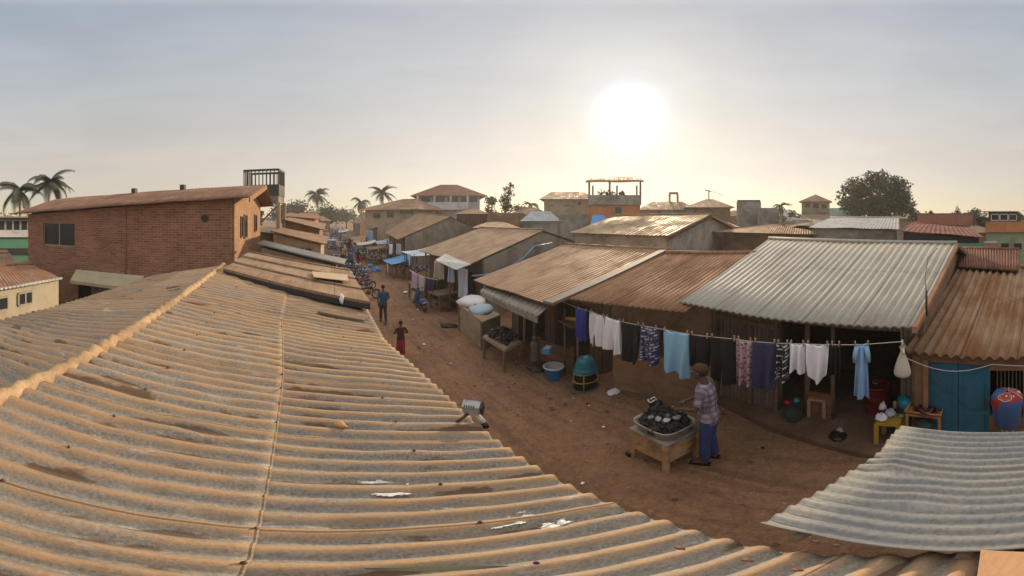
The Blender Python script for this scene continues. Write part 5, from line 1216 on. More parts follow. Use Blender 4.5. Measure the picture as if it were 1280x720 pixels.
# patterned bean bag/draped cloth at the far right
p=W(1259,512,D=4.55); ch_=thing('draped_stool','stool draped with a bold orange and blue swirl patterned cloth, right of the blue door','stool',(p.x,p.y,0))
za=zrow(488,4.55); zb=zrow(536,4.55)
mb=MB(); n=40; rings=[]
for k,(r_,z) in enumerate(((.02,za-.02),(.13,za-.025),(.19,za-.05),(.22,za-.11),(.225,za-.2),(.205,za-.32),(.17,zb+.10),(.12,zb+.05))):
    rings.append(mb.add([Vector((p.x+(r_+ (.012*math.sin(a*7)*(k/7)))*math.cos(a),p.y+(r_+.012*math.sin(a*7)*(k/7))*math.sin(a),z+.02*math.sin(a*3+1)*(k/7))) for a in [2*math.pi*i/n for i in range(n)]]))
for ki,(a,b) in enumerate(zip(rings,rings[1:])):
    for i in range(n):
        j=(i+1)%n; uv=[((i/n*1.5+.1)%1.5001,ki*.09),(((i+1)/n*1.5+.1),ki*.09),(((i+1)/n*1.5+.1),ki*.09+.09),((i/n*1.5+.1),ki*.09+.09)]; mb.face((a+i,b+i,b+j,a+j),[uv[0],uv[3],uv[2],uv[1]],True)
mb.build('cloth',clothmat('swirl',(.5,.1,.05),None,'swirl'),ch_)
for i in range(3):
    a=2*math.pi*i/3+.5; mb=MB(); mb.tube([(p.x+.06*math.cos(a),p.y+.06*math.sin(a),zb+.2),(p.x+.13*math.cos(a),p.y+.13*math.sin(a),0.02)],.02,6); mb.build('leg',m_timl,ch_)
# items at the awning shop
mb=MB(); a=G(674,452); b=G(716,466); bd=thing('board_panel','big brown plank board leaning before the awning shop, behind the blue bucket','board',xy((a+b)/2))
mb.wallbox(a,b,.02,.72,th=.05); mb.build('panel',m_woodh,bd)
for p in (a,b): mb=MB(); mb.box((p.x,p.y,.4),(.07,.07,.8)); mb.build('post',m_timber,bd)
p=G(685,440,.8); mb=MB(); mb.box(p+Vector((0,0,.06)),(.28,.2,.14),.5); bx=mb.build('blue_box',plain('blue_box_m',(.07,.28,.55),.5),origin=p); meta(bx,'small bright blue box on the ledge behind the brown board','box')
mb=MB(); mb.box(p+Vector((0,0,.135)),(.2,.13,.02),.5); mb.build('lid',m_framew,bx)
sh_=thing('hanging_shelf','dark hanging shelf holding yellow fruit beside the royal blue cloth','shelf',xy(W(713,400,D=7.6)))
A_=W(706,400,D=7.9);B_=W(722,402,D=7.4); mb=MB(); mb.wallbox(A_,B_,A_.z-.02,A_.z+.02,th=.35); mb.build('shelf_board',m_timber,sh_)
for p in (A_,B_): mb=MB(); mb.tube([(p.x,p.y,0),(p.x,p.y,A_.z+.3)],.03,6); mb.build('post',m_timber,sh_)
for i in range(4):
    p=A_.lerp(B_,(i+.6)/4.4)+Vector((0,-.05,.06)); mb=MB(); mb.blob(p,(.075,.055,.045),i,.15); meta(mb.build('mango',plain('yellow_fruit',(.62,.36,.02),.5),origin=p),'ripe yellow fruit lying on the dark hanging shelf','fruit','yellow fruit on the hanging shelf')
# figurine / clutter at the post
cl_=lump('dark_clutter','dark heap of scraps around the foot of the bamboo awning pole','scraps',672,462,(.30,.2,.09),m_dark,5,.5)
mb=MB(); p=G(668,452); mb.lathe(p,[(.10,0),(.12,.1),(.10,.45),(.12,.6),(.07,.68)],14); mb.blob(p+Vector((0,0,.75)),(.06,.06,.07),2,.2); meta(mb.build('water_jar',m_stucco,origin=p),'tall clay jar with pale stopper at the foot of the awning pole','jar')
# crate counter with white bundles
m_crate=M('crate_cloth',(.36,.29,.20),.9,.2,3,.4,20,dirt=(.22,.17,.11),dirta=.4)
q=[G(574,413),G(603,438),G(624,428),G(596,405)]
cb_=thing('crate_counter','cloth covered wooden crate counter carrying white bundles, up from the black goods table','counter',xy(sum(q,Vector())/4))
mb=MB(); zt_=.95; mb.hexa([xy(p)+Vector((0,0,.05)) for p in q],[xy(p)+Vector((0,0,zt_)) for p in q]); mb.build('crate_body',m_crate,cb_)
ce=sum(q,Vector())/4
mb=MB(); mb.slab([xy(p).lerp(xy(ce),-.06)+Vector((0,0,zt_+.05)) for p in q],.06); mb.build('counter_top',m_timl,cb_)
for p in q: p=xy(p).lerp(xy(ce),.03); mb=MB(); mb.box((p.x,p.y,.48),(.09,.09,.96)); mb.build('corner_post',m_timber,cb_)
e1_=xy(q[0]).lerp(xy(q[3]),.5); e2_=xy(q[1]).lerp(xy(q[2]),.5)
for t,sz,mt,l in ((.2,(.5,.5,.22),m_whitec,'large white bundle at the far end of the crate counter'),(.62,(.42,.42,.13),clothmat('pale_blue_sheet',(.42,.56,.68)),'pale blue sheet bundle on the near end of the crate counter')):
    p=e1_.lerp(e2_,t)+Vector((0,0,zt_+.05)); mb=MB(); mb.blob(p+Vector((0,0,sz[2]*.6)),(sz[0],sz[1],sz[2]),int(t*9),.25,1.5,1); meta(mb.build('white_bundle',mt,origin=p),l,'bundle','bundles on the crate counter')
p=e1_.lerp(e2_,.42)+Vector((0,0,zt_+.1)); mb=MB(); mb.blob(p,(.2,.15,.12),3,.3); meta(mb.build('brown_bread',plain('orange_brown',(.34,.13,.05),.7),origin=p),'orange brown lump between the white and pale blue bundles','lump')
# black goods table
tb,P,c=table('goods_table','narrow wooden street table heaped with shiny black goods under the awning','table',((603,421),(631,438),(652,428),(625,410)),0,.72,m_timl,.05,.03,m_timber)
mb=MB(); rnd=random.Random(8); ux=(P[1]-P[0]); vx=(P[3]-P[0])
for i in range(150):
    u,v=rnd.uniform(.1,.92),rnd.uniform(.1,.9); hh=.05+.28*math.sin(math.pi*u)*math.sin(math.pi*v)*rnd.uniform(.6,1); s=rnd.uniform(.04,.08); mb.blob(P[0]+ux*u+vx*v+Vector((0,0,hh)),(s,s*.8,s*.6),i,.5,2,0,i,sm=False)
g_=mb.build('black_goods',m_coal,origin=c); meta(g_,kind='stuff')
mb=MB(); mb.slab([p.lerp(c,.02)+Vector((0,0,.03)) for p in P],.03); mb.build('tray_rim',m_timl,tb)
mb=MB(); a=G(660,452,.0); 
# hanging sheets under the stucco house eave
def drape(name,lbl,px0,px1,yt0,yb,D0,D1,mat,seed=1,cat='cloth',rnd_=False,group=None):
    a=W(px0,yt0,D=D0); b=W(px1,yt0,D=D1); z1=(a.z+b.z)/2; zb=W((px0+px1)/2,yb,D=(D0+D1)/2).z; mb=MB(); nu,nv=14,12; t=xy(b-a).normalized(); nn=Vector((-t.y,t.x,0)); w=(b-a).length
    for j in range(nv+1):
        for i in range(nu+1):
            u=i/nu; v=j/nv; cu=.5+(u-.5)*(1-.15*v if rnd_ else 1); bt=zb+(abs(u-.5)*2)**3*.2*(z1-zb)*(1 if rnd_ else .1)
            P_=xy(a).lerp(xy(b),cu)+nn*(.03+.04*v)*math.sin(u*11+seed+v)+Vector((0,0,z1+(bt-z1)*v)); mb.v.append(P_)
    for j in range(nv):
        for i in range(nu): k=j*(nu+1)+i; mb.face((k,k+nu+1,k+nu+2,k+1),[(i/nu*w,j/nv),(i/nu*w,(j+1)/nv),((i+1)/nu*w,(j+1)/nv),((i+1)/nu*w,j/nv)],True)
    return meta(mb.build(name,mat,origin=xy((a+b)/2)+Vector((0,0,zb)),thick=.02),lbl,cat,group)
drape('hung_sheet','pale bluish sheet hanging below the white roof sheet corner',571,585,336,373,12.2,11.8,clothmat('pale_sheet',(.50,.54,.66)),1,rnd_=True)
drape('hung_sheet','short grey cloth hanging left of the pale bluish sheet',560,567,335,353,12.4,12.2,m_ltarp,2)
drape('hung_sheet','wide off white curtain under the white roof sheet',543,554,327,349,13.2,12.8,m_cream,3)
drape('hung_cloth','lilac cloth on the short line above the blue scooter',516,521,341,361,15.8,15.3,clothmat('lilac',(.5,.4,.55)),4,group='clothes on the short line by the scooter')
drape('hung_cloth','pinkish white cloth on the short line above the blue scooter',524,531,345,365,15.2,14.8,clothmat('pinkish',(.55,.48,.52)),5,group='clothes on the short line by the scooter')
drape('hung_cloth','navy cloth on the short line above the blue scooter',533,542,349,363,14.8,14.4,m_navyc,6,group='clothes on the short line by the scooter')
mb=MB(); mb.tube([W(512,338,D=16.4),W(530,346.5,D=15),W(548,350,D=14)],.02,5); meta(mb.build('short_line',m_rope,origin=W(512,338,D=16.4)),'short washing line strung above the blue scooter','washing line')
drape('hung_sheet','white sheet hung at the front of the grey gabled house',486,491,305,318,22,21.5,m_whitec,7,rnd_=True)
drape('hung_sheet','striped pale cloth beside the white sheet of the grey gabled house',495,501,305,318,21,20.6,m_ltarp,8)
drape('hung_sheet','pair of pale blue cloths hung far up the sunny side of the street',458,466,288,302,37,36,clothmat('pb2',(.25,.42,.6)),9)

# ================= things on the near roof =================
def RZ(x,y): return H-drop(x,y)
p=W(590,509,d=1.52); fl=thing('floodlight','white boxed floodlight on a pipe bracket at the edge of the dusty roof','floodlight',p-Vector((0,0,.1)))
rm=Matrix.Rotation(R(-38),3,'Z')@Matrix.Rotation(R(28),3,'X')
def ob(mb,c,sz):
    h=Vector(sz)/2; q=[p+rm@(Vector(c)+Vector((x*h.x,y*h.y,z*h.z))) for z in (-1,1) for x,y in ((-1,-1),(1,-1),(1,1),(-1,1))]; mb.hexa(q[:4],q[4:])
mb=MB(); ob(mb,(0,0,0),(.125,.07,.11)); mb.build('housing',M('worn_white',(.38,.38,.38),.6,.2,20,.2,30,dirt=(.15,.15,.15),dirta=.45,dscale=8),fl)
mb=MB(); ob(mb,(.075,0,0),(.012,.07,.115)); mb.build('lens_frame',m_black,fl)
mb=MB(); ob(mb,(0,-.043,-.01),(.11,.008,.07)); mb.build('lens',plain('lens',(.30,.31,.36),.2),fl)
for k in range(5): mb=MB(); ob(mb,(-.04+.016*k,-.03,.0645),(.007,.022,.003)); mb.build('marking',m_black,fl)
q1=W(594,516,d=1.6); q2=W(605,528,d=1.68); mb=MB(); mb.tube([q1,q2],.02,10); mb.build('bracket_pipe',M('pipe_white',(.55,.54,.5),.5,.1),fl)
mb=MB(); mb.tube([q2,q2+Vector((.01,-.015,-.05))],.024,10); mb.build('pipe_end',m_black,fl)
mb=MB(); mb.tube([p-Vector((.02,.0,.05)),p-Vector((.12,.0,.13))],.012,6); mb.build('clamp',m_dark,fl)
mb=MB(); mb.blob(W(425,531,d=1.44),(.05,.028,.022),2,.25,1.5,1,-.3); rk_=mb.build('roof_stone',M('ochre_stone',(.48,.27,.13),.9,.2,15,.5,50),origin=W(425,531,d=1.44)); meta(rk_,'flat orange stone lying on the dusty roof near the bolt seam','stone')
for i,(px,py,w,d_,l) in enumerate(((492,612,.16,.07,'largest torn white plastic scrap stuck in a roof valley'),(640,650,.16,.05,'wide shiny plastic scrap in the roof valley nearest the eave'),(545,640,.12,.045,'small shiny plastic scrap between the two larger ones'),(692,655,.12,.04,'shiny plastic scrap at the eave end of the valley'),(470,601,.12,.02,'thin white plastic strip above the largest torn scrap'))):
    p=W(px,py,d=1.43+.0); x,y=p.x,p.y
    for _ in range(3):
        dd=drop(p.x,p.y)-.03; p=W(px,py,d=dd)
    mb=MB(); n=24; rnd=random.Random(i)
    for jj in range(n+1):
        for ii in range(n+1):
            u=ii/n-.5; v=jj/n-.5; X=p.x+u*w*1.6; Y=p.y+v*d_*1.5+.12*u*w; mb.v.append(Vector((X,Y,H-drop(X,Y)+.012+.012*noise.noise(Vector((u*6,v*6,i*3.)))+.030*(v*2)**2*(.5+u))))
    for jj in range(n):
        for ii in range(n):
            u=(ii+.5)/n-.5; v=(jj+.5)/n-.5
            if 4*(u*u+v*v)<.55+.9*noise.noise(Vector((u*5,v*5,i*7.)))+.35*noise.noise(Vector((u*17,v*17,i*3.))): a=jj*(n+1)+ii; mb.face((a,a+1,a+n+2,a+n+1),None,True)
    meta(mb.build('plastic_scrap',plain('white_plastic',(.62,.62,.60),.3),origin=p),l,'plastic scrap','plastic scraps on the dusty roof')
mb=MB(); pts=[]; 
a,b=W(456,711,d=1.33),W(636,708,d=1.42)
for i in range(13):
    t=i/12; q=a.lerp(b,t); pts.append(q+Vector((0,.01*math.sin(3*t),.0)))
for i in range(12):
    w0=.011*math.sin(math.pi*(i/12))+.001; w1=.011*math.sin(math.pi*((i+1)/12))+.001; mb.quad(pts[i]-Vector((0,w0,0)),pts[i+1]-Vector((0,w1,0)),pts[i+1]+Vector((0,w1,.004)),pts[i]+Vector((0,w0,.004)))
meta(mb.build('leaf_blade',leafmat('dry_green',(.05,.055,.02)),origin=a,thick=.003),'long narrow green brown leaf blade lying across the near roof','leaf')
for i,(px,py,l) in enumerate(((850,685,'small dry red leaf on the wavy roof right of the leaf blade'),(996,713,'tiny dark leaf on the roof below the grey canopy'),(934,700,'tiny brown leaf between two wave crests near the canopy'))):
    p=W(px,py,d=1.5); mb=MB(); mb.blob(p,(.012,.02,.004),i,.3,2,0); meta(mb.build('dry_leaf',plain('dryleaf',(.20,.06,.03),.7),origin=p),l,'leaf','dry leaves on the near roof')
# ================= people =================
def union(mb,name,mat,parent,voxel=.014,smooth=3,scale_mat=None):
    """merge overlapping tubes and ellipsoids into one continuous skin"""
    me=bpy.data.meshes.new('tmp'); me.from_pydata([tuple(v) for v in mb.v],[],mb.f); ob=bpy.data.objects.new('tmp',me); COL.objects.link(ob)
    r=ob.modifiers.new('r','REMESH'); r.mode='VOXEL'; r.voxel_size=voxel
    s=ob.modifiers.new('s','SMOOTH'); s.factor=.5; s.iterations=smooth
    dg=bpy.context.evaluated_depsgraph_get(); dg.update(); nm=bpy.data.meshes.new_from_object(ob.evaluated_get(dg)); bpy.data.objects.remove(ob)
    nm.polygons.foreach_set('use_smooth',[True]*len(nm.polygons)); nm.materials.clear(); nm.materials.append(mat); nm.name=name
    o=bpy.data.objects.new(name,nm); COL.objects.link(o); o.parent=parent; WL[o.name]=Vector((0,0,0)); return o
def etube(mb,secs,n=16):
    """vertical stack of ellipses (x,y,z,rx,ry)"""
    base=len(mb.v)
    for x,y,z,rx,ry in secs:
        for k in range(n): a=2*math.pi*k/n; mb.v.append(Vector((x+rx*math.cos(a),y+ry*math.sin(a),z)))
    m=len(secs)
    for i in range(m-1):
        for k in range(n): a=base+i*n+k; b=base+i*n+(k+1)%n; mb.face((a,b,b+n,a+n))
    mb.face([base+k for k in range(n)][::-1]); mb.face([base+(m-1)*n+k for k in range(n)])
def hand(mb,w,d,up,side,s=1,curl=.5):
    """palm from wrist w along d, back of hand along up, thumb on side"""
    d=d.normalized(); up=(up-d*up.dot(d)).normalized(); sd=d.cross(up).normalized()*side
    mb.tube([w,w+d*.045*s,w+d*.09*s],[.024*s,.036*s,.034*s],8)
    for i,(o,l) in enumerate(((-.030,.062),(-.010,.072),(.011,.067),(.030,.052))):
        b=w+d*.085*s-sd*o*s; p=[b]; dd=d
        for k in range(3): dd=(dd-up*curl*.45).normalized(); p.append(p[-1]+dd*l*s*(.42,.32,.26)[k])
        mb.tube(p,[.0095*s,.009*s,.0082*s,.0068*s],7)
    b=w+d*.025*s+sd*.028*s; mb.tube([b,b+(sd*.7+d*.6)*.04*s,b+(sd*.75+d*1.3-up*.5)*.055*s],[.013*s,.011*s,.009*s],7)
def person(name,label,P,cloth,cat='person',group=None,voxel=.014,female=False,dress=False,cap=None,hi=False):
    """P joints; facing +Y; height 1.75"""
    t=thing(name,label,cat,(0,0,0),group); mb=MB(); V=Vector
    ln=P.get('lean',0.0); hd=V(P.get('head',(0,.03,0)))+V((0,ln,0))
    w=.92 if female else 1
    torso=lambda g: [(0,0,.86,.15+g,.10+g),(0,0,.95,.155+g,.11+g),(0,ln*.3,1.08,.13*w+g,.10+g),(0,ln*.6,1.24,.155*w+g,.11+g),(0,ln*.85,1.36,.165*w+g,.105+g),(0,ln,1.42,.15*w+g,.085+g),(0,ln,1.455,.09+g,.065+g)]
    etube(mb,torso(0)); mb.tube([V((0,ln,1.42)),V((0,ln+.01,1.5)),V((hd.x*.5,hd.y,1.56))],[.065,.052,.052],10)
    hc=V((hd.x,hd.y+.01,1.645+hd.z))
    mb.blob(hc+V((0,0,.02)),(.074,.094,.095),1,0,1,2); mb.blob(hc+V((0,.025,-.045)),(.056,.065,.062),1,0,1,1)
    mb.blob(hc+V((0,.097,-.015)),(.014,.018,.02),1,0,1,1); mb.blob(hc+V((0,.085,-.055)),(.026,.012,.012),1,0,1,1)
    for s in (-1,1): mb.blob(hc+V((s*.077,-.002,-.01)),(.012,.02,.03),1,0,1,1)
    L={}
    for s,k in ((-1,'l'),(1,'r')):
        sh=V((s*.185*w,ln,1.40)); e=V(P['elbow_'+k]); h_=V(P['hand_'+k]); L['a'+k]=(sh,e,h_)
        mb.tube([V((s*.10,ln,1.41)),sh,sh.lerp(e,.5),e,e.lerp(h_,.4),h_],[.05,.052,.044,.036,.034,.023],10)
        if hi: hand(mb,h_,(h_-e)+V((0,.03,-.10)),V((0,.3,1)),-s,1.0,.55)
        else:
            hand(mb,h_,(h_-e),V((s,0,.2)),-s,1.1,.35)
        hp=V((s*.085,0,.90)); kn=V(P['knee_'+k]); an=V(P['ankle_'+k]); L['l'+k]=(hp,kn,an)
        mb.tube([hp,hp.lerp(kn,.4),kn,kn.lerp(an,.35),an],[.088,.078,.056,.054,.036],12)
        mb.tube([an+V((0,-.03,-.04)),an+V((0,.05,-.055)),an+V((s*.01,.15,-.065))],[.034,.033,.024],8)
    union(mb,'body',m_skin,t,voxel)
    tp,bt=cloth['top'],cloth['bottom']
    mb=MB(); sec=torso(.018)[:-1]; sec=[(x,y,z-(0.02 if i==0 else 0),a*(1.08 if i<2 else 1),b*(1.08 if i<2 else 1)) for i,(x,y,z,a,b) in enumerate(sec)]+[(0,ln,1.462,.085,.07)]
    etube(mb,sec)
    sl=cloth.get('sleeve',.55)
    for k,s in (('l',-1),('r',1)):
        sh,e,h_=L['a'+k]; 
        if sl<=1: mb.tube([V((s*.09,ln,1.40)),sh,sh.lerp(e,sl)],[.062,.068,.058],10)
        else: mb.tube([V((s*.09,ln,1.40)),sh,e,e.lerp(h_,sl-1)],[.062,.066,.05,.036],10)
    union(mb,'shirt',tp,t,voxel)
    mb=MB()
    if dress:
        etube(mb,[(0,-.0,.16,.19,.18),(0,0,.5,.19,.16),(0,0,.8,.185,.14),(0,0,.95,.165,.125),(0,ln*.3,1.08,.142,.113)])
        union(mb,'skirt',bt,t,voxel)
    else:
        etube(mb,[(0,0,.80,.15,.11),(0,0,.9,.168,.122),(0,0,1.0,.158,.118)])
        for k in 'lr':
            hp,kn,an=L['l'+k]; mb.tube([hp,hp.lerp(kn,.4),kn,kn.lerp(an,.5),an+V((0,0,.02))],[.10,.092,.074,.070,.062],12)
        union(mb,'trousers',bt,t,voxel)
    for k,s in (('l',-1),('r',1)):
        an=L['l'+k][2]; mb=MB(); mb.box(an+V((s*.005,.055,-.078)),(.085,.25,.022)); mb.build('sandal',m_black,t)
    mb=MB()
    if cap:
        mb.blob(hc+V((0,-.02,.052)),(.082,.101,.084),3,.08,5,2)
        mb.build('knit_cap',cap,t)
        mb=MB(); mb.blob(hc+V((0,-.03,.01)),(.078,.088,.07),3,.05,3,1); mb.build('hair',m_hairk,t)
    else:
        mb.blob(hc+V((0,-.02,.04)),(.083,.098,.088),3,.12,4,2)
        if female: mb.blob(hc+V((0,-.10,.05)),(.045,.045,.045),2,.1,3,1)
        mb.build('hair',m_hairk,t)
    for s in (-1,1):
        mb=MB(); mb.blob(hc+V((s*.03,.088,.012)),(.012,.008,.007),1,0,1,1); mb.build('eye',plain('eye_white',(.5,.48,.45),.3),t)
    return t
arms={'elbow_l':(-.24,-.04,1.13),'hand_l':(-.24,.05,.90),'elbow_r':(.24,-.04,1.13),'hand_r':(.24,.05,.90)}
walk={**arms,'elbow_l':(-.25,-.10,1.14),'hand_l':(-.23,-.06,.92),'elbow_r':(.25,.06,1.15),'hand_r':(.2,.22,1.0),'knee_l':(-.09,.12,.50),'ankle_l':(-.09,.12,.10),'knee_r':(.09,-.02,.49),'ankle_r':(.09,-.22,.12)}
stand={**arms,'knee_l':(-.10,.01,.49),'ankle_l':(-.11,0,.095),'knee_r':(.10,.02,.49),'ankle_r':(.11,.03,.095)}
bent={**stand,'elbow_l':(-.30,-.03,1.20),'hand_l':(-.16,.16,1.12),'elbow_r':(.30,-.03,1.20),'hand_r':(.16,.16,1.12)}
tend={'lean':.05,'head':(-.01,.06,-.02),'elbow_l':(-.235,.10,1.15),'hand_l':(-.10,.34,1.04),'elbow_r':(.235,.10,1.14),'hand_r':(.12,.32,1.06),'knee_l':(-.09,.02,.49),'ankle_l':(-.085,.03,.095),'knee_r':(.10,.0,.49),'ankle_r':(.10,-.05,.095)}
jeans=clothmat('blue_jeans',(.025,.055,.17)); plaid=clothmat('plaid_shirt',(.34,.31,.38),(.10,.07,.10),'plaid')
pm=person('person','man in a purple white plaid shirt, jeans and brown knit cap tending the charcoal tray',tend,dict(top=plaid,bottom=jeans,sleeve=.75),voxel=.0085,cap=M('gold_knit',(.07,.035,.014),.95,.3,30,.6,80),hi=True)
pl=G(886,577); sc_=(H-pl.xy.length*math.tan((453-270)/F))/1.80
dv=cc-xy(pl); place(pm,(pl.x,pl.y,.02),math.atan2(-dv.x,dv.y)-.08,sc_)
pw=person('person','woman in a dark maroon top and long dark red skirt walking up the dirt street',bent,dict(top=clothmat('dark_maroon_top',(.07,.012,.015)),bottom=clothmat('red_dress',(.28,.015,.02)),sleeve=1.6),female=True,dress=True,voxel=.014)
pl=G(501,446); place(pw,(pl.x,pl.y,.02),.05,(H-pl.xy.length*math.tan((402-270)/F))/1.76)
pb_=person('person','man in a blue jacket and dark trousers walking away up the dirt street',walk,dict(top=clothmat('teal_blue_jacket',(.02,.08,.16)),bottom=clothmat('dark_trousers',(.05,.04,.06)),sleeve=1.8))
pl=G(479,403); place(pb_,(pl.x,pl.y,.02),0,(H-pl.xy.length*math.tan((357-270)/F))/1.76)
ps=person('person','person in a dark coat standing with cap on at the shaded edge of the street',stand,dict(top=clothmat('dark_coat',(.03,.035,.06)),bottom=m_dkc,sleeve=1.8),voxel=.02,cap=m_navyc)
pl=G(427,325.5); place(ps,(pl.x,pl.y,.02),.4,(H-pl.xy.length*math.tan((305-270)/F))/1.78)
def bend(y): return 0 if y<20 else -((y-20)**1.25)*.017
# street crowd copies
rnd=random.Random(31)
tops=[clothmat('c_blue',(.04,.10,.35)),clothmat('c_white',(.55,.55,.56)),clothmat('c_red',(.35,.03,.03)),clothmat('c_teal',(.02,.15,.18)),clothmat('c_yellow',(.45,.30,.05)),m_dkc]
names=['blue','white','red','teal','mustard','black']
spots=[(456,312,0,'standing beside the nearest tarp stall'),(461,318,0,'crouched dark shape by the blue heap of goods')]
for i in range(16):
    y=rnd.uniform(24,80); x=bend(y)+rnd.uniform(1.0,4.2); ti=i%6; src=(ps,pb_)[i%2]; c=copy_tree(src); place(c,(x,y,.02),rnd.uniform(-2.5,2.5),rnd.uniform(.82,.95))
    for ch in c.children:
        if ch.name.startswith('shirt'): recol(ch,tops[ti])
    meta(c,'distant figure in %s top, %s from the near end of the street crowd'%(names[ti],['first','second','third','fourth','fifth','sixth','seventh','eighth','ninth','tenth','eleventh','twelfth','thirteenth','fourteenth','fifteenth','sixteenth'][i]),'person','people far down the market street')
    c['_y']=y
cr=sorted([o for o in COL.objects if '_y' in o],key=lambda o:o['_y'])
ordn=['nearest','second nearest','third nearest','fourth nearest','fifth nearest','sixth nearest','seventh nearest','eighth nearest','ninth nearest','tenth nearest','eleventh nearest','twelfth nearest','thirteenth nearest','fourteenth nearest','fifteenth nearest','farthest']
for i,o in enumerate(cr):
    o['label']='distant market figure in a %s top, %s of the street crowd'%(o['label'].split(' in ')[1].split(' top')[0],ordn[i]); del o['_y']
c=copy_tree(pb_); pl=G(487,331); place(c,(pl.x,pl.y,.02),-1.0,.9); meta(c,'person in bright blue dress standing before the pale slanted tarp stall','person')
for ch in c.children:
    if ch.name.startswith(('shirt','trousers')): recol(ch,tops[0])

# ================= motorcycles =================
def moto(name,label,scooter=False,body=None,group=None):
    t=thing(name,label,'motorcycle' if not scooter else 'scooter',(0,0,0),group); V=Vector
    r=.29 if not scooter else .22
    for y in (-.62,.62):
        mb=MB(); mb.tube([V((0,y+r*math.cos(a),r+r*math.sin(a)+.02)) for a in [2*math.pi*i/20 for i in range(21)]],.045,8,cap=False); w=mb.build('wheel',m_black,t)
        mb=MB(); mb.tube([V((-.05,y,r+.02)),V((.05,y,r+.02))],.05,10); 
        for k in range(6): a=math.pi*k/6; mb.tube([V((0,y+(r-.04)*math.cos(a),r+.02+(r-.04)*math.sin(a))),V((0,y-(r-.04)*math.cos(a),r+.02-(r-.04)*math.sin(a)))],.008,4)
        mb.build('rim',plain('alloy',(.4,.4,.4),.35,.7),w)
    mb=MB(); mb.tube([V((0,.62,r)),V((0,.45,.75)),V((0,.36,.98))],.035,8); mb.build('fork',plain('alloy',(.4,.4,.4),.35,.7),t)
    mb=MB(); mb.tube([V((-.34,.22,1.02)),V((-.2,.33,1.0)),V((.2,.33,1.0)),V((.34,.22,1.02))],.018,8); mb.build('handlebar',m_black,t)
    for s in (-1,1):
        mb=MB(); mb.tube([V((s*.22,.32,1.0)),V((s*.28,.36,1.18))],.008,5); mb.blob(V((s*.29,.36,1.2)),(.06,.012,.04),1,0,1,1); mb.build('mirror',m_black,t)
    mb=MB(); mb.blob(V((0,.45,.88)),(.09,.07,.09),1,0,1,1); mb.build('headlight',plain('lamp_glass',(.6,.6,.6),.15),t)
    if scooter:
        mb=MB(); mb.blob(V((0,-.42,.58)),(.19,.44,.24),1,0,1,2); mb.blob(V((0,.40,.62)),(.22,.10,.40),1,0,1,2); mb.box((0,.05,.28),(.30,.60,.10)); mb.build('fairing',body,t)
        mb=MB(); mb.tube([V((-.17,-.78,.55)),V((0,-.86,.62)),V((.17,-.78,.55))],.03,8); mb.tube([V((-.17,-.6,.75)),V((0,-.84,.80)),V((.17,-.6,.75))],.018,8); mb.build('rear_trim',plain('white_trim',(.6,.62,.65),.3),t)
        mb=MB(); mb.blob(V((.06,-.83,.66)),(.07,.04,.06),1,0,1,1); mb.build('tail_light',plain('red_lens',(.6,.03,.02),.2),t)
        mb=MB(); mb.blob(V((0,-.35,.82)),(.14,.38,.07),1,0,1,2); mb.build('seat',m_black,t)
        mb=MB(); mb.blob(V((0,.42,1.1)),(.15,.03,.16),1,0,1,1); mb.build('windshield',plain('tinted',(.10,.16,.22),.1),t)
    else:
        mb=MB(); mb.tube([V((0,.36,.85)),V((0,.1,.45)),V((0,-.35,.45)),V((0,-.5,.72)),V((0,.30,.80))],.03,7); mb.build('frame',m_dark,t)
        mb=MB(); mb.blob(V((0,.13,.80)),(.14,.25,.13),1,0,1,2); mb.build('tank',body,t)
        mb=MB(); mb.blob(V((0,-.33,.80)),(.13,.36,.07),1,0,1,2); mb.build('seat',m_black,t)
        mb=MB(); mb.blob(V((0,.05,.42)),(.14,.19,.16),2,.15,3,1); mb.build('engine',m_dark,t)
        mb=MB(); mb.tube([V((.13,.05,.35)),V((.15,-.3,.30)),V((.15,-.75,.36))],[.025,.035,.04],8); mb.build('exhaust',plain('alloy',(.4,.4,.4),.35,.7),t)
        for y in (-.62,.62):
            mb=MB(); mb.tube([V((0,y+(r+.06)*math.cos(a),r+.02+(r+.06)*math.sin(a))) for a in [math.pi*(.15+.7*i/8) for i in range(9)]],.035,6); mb.build('mudguard',body,t)
        mb=MB(); mb.blob(V((0,-.72,.78)),(.05,.03,.04),1,0,1,1); mb.build('tail_light',plain('red_lens',(.6,.03,.02),.2),t)
    return t
sct=moto('scooter','blue scooter with white trim and red tail light parked below the short washing line',True,plain('scooter_blue',(.01,.09,.26),.25))
pl=G(527.5,389); place(sct,(pl.x,pl.y+.3,.02),.12,(H-(pl.xy.length+.3)*math.tan((361-270)/F))/1.26)
cols=[plain('moto_navy',(.02,.03,.12),.3),plain('moto_red',(.30,.02,.02),.3),plain('moto_blk',(.02,.02,.02),.3),plain('moto_blue',(.02,.12,.35),.3),plain('moto_silver',(.4,.42,.45),.3)]
cn_=['navy','red','black','blue','silver']
m0=moto('motorcycle','x',False,cols[0],'motorcycles parked along the shaded side of the street'); k=0
onm=['first','second','third','fourth','fifth','sixth','seventh','eighth','ninth','tenth','eleventh','twelfth','thirteenth','fourteenth','fifteenth','sixteenth','seventeenth','eighteenth','nineteenth','twentieth']
ML=[(457,374),(455,363),(450,356),(446,349),(443,341)]
posn=[G(*q) for q in ML]+[Vector((bend(y)+.95-.012*y+rnd.uniform(-.1,.25),y,0)) for y in (21,23,25.5,29,33,38,44,51)]
